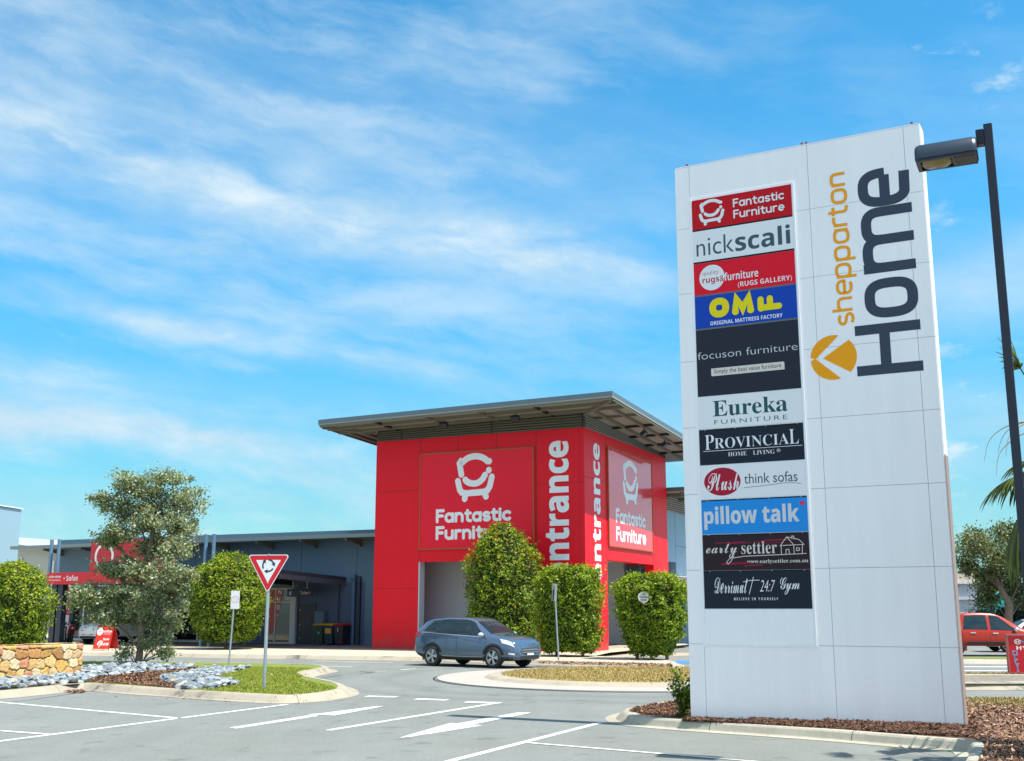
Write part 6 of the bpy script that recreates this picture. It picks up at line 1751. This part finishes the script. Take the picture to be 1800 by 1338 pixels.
def toilet_sign():
    x, y = S(-6.5, 3.2); t = thing('toilet_sign', 'navy hanging board pointing to the toilets under the awning', 'sign', (x, y, 0), SITE_RZ)
    m = MB(); m.box(-.78, .78, -.02, .02, 2.58, 2.98); o = m.build('board', M('board_navy', (.008, .018, .065), .4), t)
    for a in (-.45, .45): h = MB(); h.box(a - .015, a + .015, -.01, .01, 2.98, 3.40); h.build('hanger', M('rod', (.6, .62, .64), .4), t)
    fn = lambda a, b, d: (a, -.0215 - d, b)
    flat('lettering', text2d('Toilets', None, .04, .52, 2.70, 2.86), fn, WHITE, o); flat('arrow', ([(.58, 2.70, 0), (.70, 2.78, 0), (.58, 2.86, 0)], [(0, 1, 2)]), fn, M('arrow_orange', (.62, .28, .02), .5), o)
    for cx in (-.62, -.54): flat('figure', join2d(strip([[(cx, 2.84), (cx, 2.845)]], .045), strip([[(cx, 2.68), (cx, 2.80)]], .05)), fn, WHITE, o)


toilet_sign()
# ------------------------------------------------------------------ vehicles
def interp_smooth(xs, ys, x):
    """monotone cubic through the keys"""
    n = len(xs)
    if x <= xs[0]: return ys[0]
    if x >= xs[-1]: return ys[-1]
    d = [(ys[i + 1] - ys[i]) / (xs[i + 1] - xs[i]) for i in range(n - 1)]
    m = [d[0]] + [0 if d[i - 1] * d[i] <= 0 else 2 * d[i - 1] * d[i] / (d[i - 1] + d[i]) for i in range(1, n - 1)] + [d[-1]]
    i = max(k for k in range(n - 1) if xs[k] <= x); h = xs[i + 1] - xs[i]; t = (x - xs[i]) / h
    return ((2 * t ** 3 - 3 * t ** 2 + 1) * ys[i] + (t ** 3 - 2 * t ** 2 + t) * h * m[i] + (-2 * t ** 3 + 3 * t ** 2) * ys[i + 1] + (t ** 3 - t ** 2) * h * m[i + 1])


class Body:
    """keys: (x, zb, W, belt, wb, zr, wr)"""
    def __init__(s, keys):
        s.k = sorted(keys); s.xs = [k[0] for k in s.k]

    def ctrl(s, x):
        zb, W, belt, wb, zr, wr = [interp_smooth(s.xs, [k[j] for k in s.k], x) for j in range(1, 7)]
        return [(0, zb), (W * .72, zb), (W * .965, zb + .08), (W, zb + .34 * (belt - zb)), (W * .992, zb + .70 * (belt - zb)), (wb, belt), (wb + (wr - wb) * .52, belt + (zr - belt) * .54), (wr, zr - .035 * min(1, (zr - belt) / .3)), (wr * .82, zr + .012), (0, zr + .035)]

    def pt(s, x, v):
        c = s.ctrl(x); i = min(int(v), 8); t = v - i
        P = [Vector(c[max(i - 1, 0)]), Vector(c[i]), Vector(c[i + 1]), Vector(c[min(i + 2, 9)])]
        if i == 0: P[0] = Vector((-c[1][0], c[1][1]))
        if i == 8: P[3] = Vector((-c[8][0], c[8][1]))
        q = 0.5 * ((2 * P[1]) + (P[2] - P[0]) * t + (2 * P[0] - 5 * P[1] + 4 * P[2] - P[3]) * t * t + (3 * P[1] - P[0] - 3 * P[2] + P[3]) * t ** 3)
        return Vector((x, q.x, q.y))

    def nrm(s, x, v):
        a = s.pt(x + .01, v) - s.pt(x - .01, v); b = s.pt(x, min(9, v + .03)) - s.pt(x, max(0, v - .03))
        n = b.cross(a)
        n = n.normalized() if n.length > 1e-9 else Vector((0, 0, 1))
        return n if (n.y >= -.05 or n.z > 0) else -n

    def mesh(s, name, mat, parent, nx=56, sub=4):
        x0, x1 = s.xs[0], s.xs[-1]; mb = MB()
        xs = [x0 + (x1 - x0) * (0.5 - 0.5 * math.cos(math.pi * i / nx)) for i in range(nx + 1)]
        vs_ = [k / sub for k in range(9 * sub + 1)]; m = len(vs_); full = []
        for x in xs:
            half = [s.pt(x, v) for v in vs_]
            ring = half + [Vector((p.x, -p.y, p.z)) for p in half[-2:0:-1]]; full.append(ring)
        n = len(full[0])
        V = [p for r in full for p in r]
        F_ = [(i * n + k, i * n + (k + 1) % n, (i + 1) * n + (k + 1) % n, (i + 1) * n + k) for i in range(nx) for k in range(n)]
        mb.add(V, F_, 0, True); mb.add(full[0], [tuple(range(n))[::-1]], 0); mb.add(full[-1], [tuple(range(n))], 0)
        return mb.build(name, mat, parent)

    def patch(s, mb, xa, xb, v0, v1, side=1, off=.006, nx=10, nv=6, mi=0):
        """xa, xb: functions of t (0 bottom .. 1 top) or numbers"""
        fa = xa if callable(xa) else (lambda t: xa); fb = xb if callable(xb) else (lambda t: xb); rows = []
        for j in range(nv + 1):
            t = j / nv; v = v0 + (v1 - v0) * t; r = []
            for i in range(nx + 1):
                x = fa(t) + (fb(t) - fa(t)) * i / nx; p = s.pt(x, v); q = s.nrm(x, v); p = p + q * off
                r.append((p.x, p.y * side, p.z))
            rows.append(r)
        m = nx + 1
        mb.add([p for r in rows for p in r], [(j * m + i, j * m + i + 1, (j + 1) * m + i + 1, (j + 1) * m + i) for j in range(nv) for i in range(nx)], mi, True)


def lerp(a, b): return lambda t: a + (b - a) * t


RUB = M('rubber', (.014, .014, .015), .75); RIM = M('alloy', (.50, .51, .53), .28, .85); CLAD = M('cladding_black', (.022, .024, .027), .6); CHR = M('chrome', (.72, .73, .75), .16, .95)
CGL = M('car_glass', (.012, .026, .034), .04, spec=.42); LENS = M('lamp_lens', (.68, .70, .72), .08, spec=.9, coat=.6); RLENS = M('tail_lens', (.45, .004, .012), .15, coat=.6); PLATE = M('plate', (.75, .75, .72), .5)


def wheel(t, x, y, r, wd, spokes=5, alloy=RIM):
    s = 1 if y > 0 else -1; o = MB()
    prof = [(r * .66, -wd / 2), (r * .93, -wd / 2), (r * .985, -wd * .36), (r, -wd * .2), (r, wd * .2), (r * .985, wd * .36), (r * .93, wd / 2), (r * .66, wd / 2)]
    o.lathe(prof, 36, 'y', (x, y, r)); w = o.build('wheel', RUB, t)
    m = MB(); m.lathe([(r * .66, wd * .50), (r * .69, wd * .52), (r * .64, wd * .46), (r * .60, wd * .05)] if s > 0 else [(r * .66, -wd * .50), (r * .69, -wd * .52), (r * .64, -wd * .46), (r * .60, -wd * .05)], 36, 'y', (x, y, r))
    for k in range(spokes):
        for q in (-.16, .16):
            a = 2 * math.pi * k / spokes + q; c, sn = math.cos(a), math.sin(a); tx, tz = -sn, c
            d0, d1 = wd * .44 * s, wd * .40 * s; w0, w1 = r * .055, r * .075; r0, r1 = r * .12, r * .66
            a2 = 2 * math.pi * k / spokes + q * .35; c2, s2 = math.cos(a2), math.sin(a2)
            P = [(x + c2 * r0 + tx * w0, y + d0, r + s2 * r0 + tz * w0), (x + c2 * r0 - tx * w0, y + d0, r + s2 * r0 - tz * w0), (x + c * r1 - tx * w1, y + d1, r + sn * r1 - tz * w1), (x + c * r1 + tx * w1, y + d1, r + sn * r1 + tz * w1)]
            m.hexa(P, [(p[0], p[1] - .03 * s, p[2]) for p in P])
    m.lathe([(0, wd * .47 * s), (r * .13, wd * .46 * s), (r * .15, wd * .40 * s)], 16, 'y', (x, y, r))
    m.build('rim', alloy, w)
    d = MB(); d.lathe([(0, wd * .08 * s), (r * .62, wd * .08 * s)], 28, 'y', (x, y, r)); d.build('brake_disc', M('brake_dark', (.03, .03, .032), .5, .3), w)


def arch(t, body, x, r, z, mat, parent, band=.07):
    """wheel opening: dark well and a trim band, both sides, following the body side"""
    for s in (1, -1):
        W_ = MB(); n = 26; well, inn, out = [], [], []
        ps = [(-20 + 220 * k / n) for k in range(n + 1)]
        def at(rr, a, off):
            px, pz = x + rr * math.cos(R(a)), z + rr * math.sin(R(a))
            c = body.ctrl(px); zz = [q[1] for q in c[2:6]]; ww = [q[0] for q in c[2:6]]
            y = float(np.interp(pz, zz, ww)); return (px, (y + off) * s, pz)
        inn = [at(r, a, .010) for a in ps]; out = [at(r + band, a, .008) for a in ps]
        wl = [at(r, a, .007) for a in ps]
        W_.add(wl, [tuple(range(n + 1))], 1)
        W_.add(inn + out, [(k, k + 1, n + 2 + k, n + 1 + k) for k in range(n)], 0)
        W_.build('wheel_arch', [mat, M('wheel_well', (.006, .006, .007), .9)], parent)


def suv(name, label, pos, rz, paint, detail=True, driver=False):
    t = thing(name, label, 'car', pos, rz)
    B_ = Body([(-2.24, .52, .64, .94, .60, 1.00, .56), (-2.21, .46, .79, 1.03, .75, 1.10, .68), (-2.12, .38, .88, 1.11, .83, 1.22, .71), (-1.98, .32, .91, 1.15, .865, 1.38, .67), (-1.82, .28, .925, 1.155, .88, 1.52, .63), (-1.62, .27, .93, 1.15, .885, 1.585, .61),
               (-1.2, .25, .93, 1.125, .888, 1.63, .60), (-.6, .235, .93, 1.09, .89, 1.66, .605), (0, .23, .93, 1.06, .888, 1.65, .605), (.35, .23, .93, 1.045, .885, 1.585, .62), (.70, .235, .928, 1.03, .875, 1.41, .66), (1.0, .24, .925, 1.02, .865, 1.225, .71), (1.2, .24, .922, 1.01, .855, 1.11, .75),
               (1.45, .245, .915, .99, .845, 1.07, .73), (1.82, .25, .90, .94, .815, 1.015, .67), (2.03, .26, .86, .875, .775, .95, .61), (2.15, .28, .79, .80, .72, .87, .56), (2.21, .31, .70, .72, .64, .78, .49), (2.25, .37, .60, .63, .54, .68, .42)])
    b = B_.mesh('body', paint, t)
    for s in (1, -1):
        g = MB(); B_.patch(g, lerp(-1.80, -1.44), lerp(1.07, .38), 5.06, 6.90, s, .003, 24, 6); g.build('window_surround', CLAD, b)
        g = MB(); B_.patch(g, lerp(-1.82, -1.80), lerp(1.08, 1.06), 5.00, 5.07, s, .009, 24, 1); g.build('belt_trim', CHR, b)
        g = MB(); B_.patch(g, lerp(-.18, -.16), lerp(1.00, .34), 5.14, 6.84, s, .008); g.build('side_window', CGL, b)
        g = MB(); B_.patch(g, lerp(-1.18, -1.12), lerp(-.24, -.22), 5.16, 6.84, s, .008); g.build('side_window', CGL, b)
        g = MB(); B_.patch(g, lerp(-1.72, -1.42), lerp(-1.23, -1.17), 5.40, 6.74, s, .008); g.build('side_window', CGL, b)
        g = MB(); B_.patch(g, -1.72, .62, 6.93, 7.06, s, .010, 16, 2); g.build('roof_rail', CHR, b)
        c = MB(); B_.patch(c, -2.16, 2.10, .9, 2.35, s, .006, 30, 4); c.build('sill_cladding', CLAD, b)
        c = MB(); B_.patch(c, -.85, .95, 2.30, 2.42, s, .012, 14, 2); c.build('sill_trim', M('trim_silver', (.42, .44, .46), .35, .6), b)
        l = MB(); B_.patch(l, lerp(1.72, 1.60), lerp(2.16, 2.05), 4.35, 4.98, s, .008, 10, 4); l.build('headlight', LENS, b)
        l = MB(); B_.patch(l, -2.23, lerp(-1.86, -1.95), 4.40, 5.20, s, .010, 8, 4); l.build('tail_light', RLENS, b)
        l = MB(); B_.patch(l, 1.98, 2.17, 2.95, 3.30, s, .010, 6, 3); l.build('fog_light', LENS, b)
        for x0, x1 in ((-.92, -.70), (.12, .34)):
            p = B_.pt((x0 + x1) / 2, 4.5); h = MB(); h.rbox(x0, x1, p.y * s - .005 if s > 0 else p.y * s - .022, p.y * s + .022 if s > 0 else p.y * s + .005, p.z - .016, p.z + .016, .006); h.build('door_handle', paint, b)
        sm = MB()
        for xa, xb in ((-1.20, -1.16), (-.215, -.205), (1.03, 1.04)):
            B_.patch(sm, xa, xa + .010, 2.4, 5.1, s, .003, 1, 8)
        B_.patch(sm, -1.18, 1.04, 2.42, 2.46, s, .003, 12, 1); sm.build('door_gap', RUB, b)
        mr = MB(); p = B_.pt(.86, 5.0); mr.lathe([(0, -.12), (.055, -.10), (.085, -.03), (.088, .04), (.06, .10), (0, .115)], 14, 'y', (p.x + .02, (p.y + .10) * s, p.z + .075)); mr.box(p.x - .03, p.x + .05, min(p.y * s, (p.y + .06) * s), max(p.y * s, (p.y + .06) * s), p.z - .01, p.z + .05)
        mr.build('mirror', M('mirror_pale', (.45, .50, .56), .2, .3), b)
    g = MB()
    for s in (1, -1): B_.patch(g, .50, 1.17, 7.35, 9.0, s, .006, 12, 8)
    g.build('windscreen', CGL, b)
    g = MB()
    for s in (1, -1): B_.patch(g, -2.12, -1.96, 7.2, 9.0, s, .008, 6, 6)
    g.build('rear_window', CGL, b)
    # grille, bars, lower intake and plate across the nose
    n = MB()
    def nose(z, y): 
        lo, hi = 1.4, 2.25
        for _ in range(26):
            m = (lo + hi) / 2; c = B_.ctrl(m); zz = [q[1] for q in c[2:10]]; ww = [q[0] for q in c[2:10]]
            wv = float(np.interp(z, zz[:5], ww[:5])) if z <= zz[4] else 0
            if wv > y: lo = m
            else: hi = m
        return lo
    def band(mb, z0, z1, w0, w1, off, mi=0, nn=12):
        r0 = [(nose(z0, abs(w0 * (2 * k / nn - 1))) + off, w0 * (2 * k / nn - 1), z0) for k in range(nn + 1)]; r1 = [(nose(z1, abs(w1 * (2 * k / nn - 1))) + off, w1 * (2 * k / nn - 1), z1) for k in range(nn + 1)]
        mb.add(r0 + r1, [(k, k + 1, nn + 2 + k, nn + 1 + k) for k in range(nn)], mi)
    band(n, .48, .80, .38, .52, .012); gr = n.build('grille', CLAD, b)
    n = MB()
    for z in (.52, .60, .68, .765): band(n, z, z + .022, .42 + (z - .5) * .35, .42 + (z - .48) * .35, .022)
    n.build('grille_bar', CHR, gr)
    n = MB(); band(n, .30, .42, .55, .50, .014); n.build('lower_intake', CLAD, b)
    n = MB(); band(n, .435, .50, .19, .19, .030, 0, 4); n.build('number_plate', PLATE, b)
    arch(t, B_, 1.36, .395, .355, CLAD, b); arch(t, B_, -1.31, .395, .355, CLAD, b)
    for x in (1.36, -1.31):
        for y in (.84, -.84): wheel(t, x, y, .355, .235)
    return t


BLUEP = M('paint_steel_blue', (.070, .118, .19), .16, .25, coat=1.0)
# rear wheel foot at (761, 1171), front wheel foot at (865, 1175) in the photo
ra, fa = Vector(G(761, 1171)), Vector(G(866, 1175)); hd = (fa - ra).normalized(); mid = (ra + fa) / 2
nrm_ = Vector((-hd.y, hd.x))                                # left of travel, away from the camera
ctr = mid + nrm_ * .86
suv('suv', 'steel blue family suv driving past in front of the tall pointed hedge', (ctr.x, ctr.y, 0), math.atan2(hd.y, hd.x), BLUEP)
# solid white car standing in for a reflection in the shop window
wx, wy = S(-16.9, 1.35)
suv('reflected_suv', 'white suv standing in for a shop window reflection under the awning behind the folding board', (wx, wy, .15), SITE_RZ - R(90), M('paint_white', (.74, .75, .75), .25, coat=.6))


def ute():
    RP = M('paint_red_orange', (.36, .020, .004), .3, .0, spec=.3, coat=.35)
    z = 50.0; xd = (1728 - 900) / 2054 * z                    # gap between the two side doors
    t = thing('ute', 'orange-red dual-cab ute parked on the far road behind the red box sign', 'ute', (xd + .05, z, 0), R(-3))
    B_ = Body([(-2.75, .55, .78, .98, .80, 1.02, .76), (-2.70, .50, .86, 1.02, .86, 1.06, .82), (-2.2, .46, .90, 1.06, .88, 1.10, .84), (-1.32, .44, .92, 1.06, .89, 1.10, .84), (-1.26, .44, .92, 1.07, .885, 1.22, .76), (-1.14, .43, .925, 1.07, .88, 1.60, .62), (-1.0, .43, .925, 1.07, .88, 1.745, .60),
               (-.4, .43, .925, 1.06, .885, 1.775, .60), (.25, .43, .925, 1.045, .885, 1.75, .60), (.65, .43, .925, 1.035, .88, 1.62, .62), (1.05, .43, .925, 1.03, .87, 1.38, .68), (1.38, .43, .92, 1.02, .86, 1.17, .74), (1.55, .43, .92, 1.01, .855, 1.12, .74), (2.1, .44, .91, .97, .83, 1.06, .70), (2.45, .46, .87, .90, .78, .97, .62), (2.60, .50, .76, .80, .70, .86, .55), (2.65, .56, .62, .72, .58, .76, .45)])
    b = B_.mesh('body', RP, t, 64)
    for s in (1, -1):
        g = MB(); B_.patch(g, lerp(.04, .06), lerp(1.26, .48), 5.15, 6.84, s); g.build('side_window', CGL, b)
        g = MB(); B_.patch(g, lerp(-1.12, -.95), lerp(-.08, -.06), 5.15, 6.84, s); g.build('side_window', CGL, b)
        for x0, x1 in ((-.82, -.60), (.10, .32)):
            p = B_.pt((x0 + x1) / 2, 4.55); h = MB(); h.rbox(x0, x1, p.y * s - .005 if s > 0 else p.y * s - .03, p.y * s + .03 if s > 0 else p.y * s + .005, p.z - .02, p.z + .02, .008); h.build('door_handle', CHR, b)
        c = MB(); B_.patch(c, -1.0, 1.2, 2.05, 2.9, s, .008, 16, 3); c.build('side_step', CLAD, b)
        sm = MB()
        for xa in (-1.16, -.02, 1.26): B_.patch(sm, xa, xa + .014, 2.3, 5.1, s, .003, 1, 8)
        sm.build('door_gap', RUB, b)
        mr = MB(); p = B_.pt(1.02, 5.0); mr.lathe([(0, -.13), (.07, -.11), (.105, -.03), (.108, .04), (.08, .11), (0, .125)], 14, 'y', (p.x + .02, (p.y + .13) * s, p.z + .08)); mr.build('mirror', CHR, b)
        l = MB(); B_.patch(l, -2.72, -2.60, 3.6, 4.9, s, .008, 4, 4); l.build('tail_light', RLENS, b)
        l = MB(); B_.patch(l, 2.3, 2.58, 4.3, 5.0, s, .008, 4, 4); l.build('headlight', LENS, b)
    g = MB()
    for s in (1, -1): B_.patch(g, .68, 1.33, 7.35, 9.0, s, .006, 12, 8)
    g.build('windscreen', CGL, b)
    arch(t, B_, 1.72, .42, .385, RP, b, .06); arch(t, B_, -1.48, .42, .385, RP, b, .06)
    for x in (1.72, -1.48):
        for y in (.83, -.83): wheel(t, x, y, .385, .255, 6)
    return t


ute()


def sedan(name, label, pos, rz, paint):
    t = thing(name, label, 'car', pos, rz)
    B_ = Body([(-2.25, .45, .62, .80, .58, .84, .52), (-2.18, .36, .80, .92, .76, .97, .66), (-1.9, .28, .87, .97, .82, 1.03, .68), (-1.55, .25, .89, .97, .84, 1.10, .66), (-1.15, .23, .90, .955, .85, 1.32, .60), (-.75, .22, .90, .94, .85, 1.43, .58), (-.1, .22, .90, .92, .85, 1.47, .58), (.3, .22, .90, .91, .85, 1.42, .58), (.75, .22, .90, .905, .84, 1.18, .64), (1.1, .23, .89, .895, .83, .99, .70), (1.3, .23, .885, .88, .82, .96, .70), (1.8, .25, .87, .82, .78, .89, .62), (2.15, .28, .78, .72, .68, .78, .52), (2.25, .36, .60, .60, .52, .64, .42)])
    b = B_.mesh('body', paint, t, 40)
    for s in (1, -1):
        g = MB(); B_.patch(g, lerp(-.08, -.06), lerp(.88, .30), 5.12, 6.84, s); g.build('side_window', CGL, b)
        g = MB(); B_.patch(g, lerp(-1.25, -.85), lerp(-.16, -.14), 5.12, 6.84, s); g.build('side_window', CGL, b)
        l = MB(); B_.patch(l, 1.78, 2.18, 4.3, 4.95, s, .008, 6, 3); l.build('headlight', LENS, b)
        l = MB(); B_.patch(l, -2.2, -1.98, 4.3, 5.0, s, .008, 6, 3); l.build('tail_light', RLENS, b)
        mr = MB(); p = B_.pt(.72, 5.0); mr.lathe([(0, -.10), (.06, -.08), (.08, .0), (.06, .08), (0, .10)], 12, 'y', (p.x, (p.y + .10) * s, p.z + .06)); mr.build('mirror', paint, b)
    g = MB()
    for s in (1, -1): B_.patch(g, .34, 1.04, 7.35, 9.0, s, .006, 10, 6)
    g.build('windscreen', CGL, b)
    arch(t, B_, 1.35, .35, .31, paint, b, .04); arch(t, B_, -1.35, .35, .31, paint, b, .04)
    for x in (1.35, -1.35):
        for y in (.80, -.80): wheel(t, x, y, .31, .21)
    return t


zz = 54.5; xx = 24.0
sedan('white_car', 'white sedan half hidden behind the red box sign on the far road', (xx + .2, zz, 0), R(176), M('paint_white', (.74, .75, .75), .25, coat=.6))
sx_, sy_ = S(15.5, 24)
sedan('grey_car', 'grey-blue car parked in the side drive glimpsed between the right hedge and the white sign', (sx_, sy_, 0), R(60), M('paint_grey', (.18, .24, .28), .28, .5, coat=.6))


def motorcycle():
    x, y = S(-18.75, -.35); t = thing('motorcycle', 'red sports motorcycle parked on the footpath left of the folding board', 'motorcycle', (x, y, .15), R(-62))
    RP = M('bike_red', (.36, .012, .020), .22, coat=.8); BKm = M('bike_black', (.014, .014, .016), .5)
    for xx_, nm in ((.70, 'wheel'), (-.70, 'wheel')):
        w = MB(); w.lathe([(.22, -.05), (.28, -.06), (.315, -.03), (.32, 0), (.315, .03), (.28, .06), (.22, .05)], 28, 'y', (xx_, 0, .32)); o = w.build(nm, RUB, t)
        s = MB()
        for k in range(5): a = 2 * math.pi * k / 5; s.tube([(xx_, 0, .32), (xx_ + .23 * math.cos(a), 0, .32 + .23 * math.sin(a))], .018, 6)
        s.lathe([(.20, -.03), (.235, -.035), (.235, .035), (.20, .03)], 24, 'y', (xx_, 0, .32)); s.build('rim', BKm, o)
    f = MB()
    for s in (-.09, .09): f.tube([(.70, s, .32), (.52, s, .72), (.44, s, .95)], .025, 8); f.tube([(-.70, s * .9, .32), (-.25, s, .42)], .03, 8)
    f.rbox(-.25, .28, -.14, .14, .25, .58, .05); f.tube([(-.1, .14, .3), (-.55, .18, .38), (-.85, .18, .52)], [.04, .05, .065], 10)
    f.tube([(.40, -.34, .98), (.42, -.15, 1.0), (.42, .15, 1.0), (.40, .34, .98)], .016, 6); f.build('frame', BKm, t)
    def hull(name, rows, mat):
        m = MB(); n = 14; V = []
        for xx_, zc, hw, hh in rows: V += [(xx_, hw * math.cos(2 * math.pi * k / n), zc + hh * math.sin(2 * math.pi * k / n)) for k in range(n)]
        m.add(V, [(i * n + k, i * n + (k + 1) % n, (i + 1) * n + (k + 1) % n, (i + 1) * n + k) for i in range(len(rows) - 1) for k in range(n)], 0, True)
        m.add(V[:n], [tuple(range(n))[::-1]]); m.add(V[-n:], [tuple(range(n))]); return m.build(name, mat, t)
    hull('tank', [(-.12, .84, .06, .06), (.0, .86, .13, .11), (.2, .88, .17, .13), (.36, .88, .12, .10), (.42, .87, .05, .05)], RP)
    hull('fairing', [(.18, .55, .19, .22), (.42, .68, .21, .28), (.62, .80, .19, .24), (.80, .84, .13, .15), (.90, .82, .05, .06)], RP)
    hull('seat', [(-.08, .80, .08, .03), (-.30, .79, .14, .05), (-.52, .84, .12, .05), (-.70, .90, .06, .03)], BKm)
    hull('tail', [(-.25, .74, .10, .04), (-.55, .80, .11, .07), (-.80, .90, .07, .05), (-.92, .94, .03, .02)], RP)
    m = MB(); m.hexa([(.50, -.12, .98), (.72, -.10, .96), (.72, .10, .96), (.50, .12, .98)], [(.44, -.10, 1.16), (.48, -.08, 1.17), (.48, .08, 1.17), (.44, .10, 1.16)]); m.build('windshield', CGL, t)
    m = MB(); m.lathe([(0, .03), (.07, .0), (.08, -.04)], 14, 'x', (.88, 0, .82)); m.build('headlight', LENS, t)
    for s in (-1, 1): m = MB(); m.tube([(.62, s * .15, 1.0), (.58, s * .27, 1.06)], .010, 6); m.lathe([(0, -.01), (.05, -.008), (.05, .012), (0, .02)], 10, 'x', (.56, s * .30, 1.07)); m.build('mirror', BKm, t)
    m = MB(); m.tube([(-.05, .12, .28), (.0, .28, .0)], .014, 6); m.build('side_stand', BKm, t)


motorcycle()
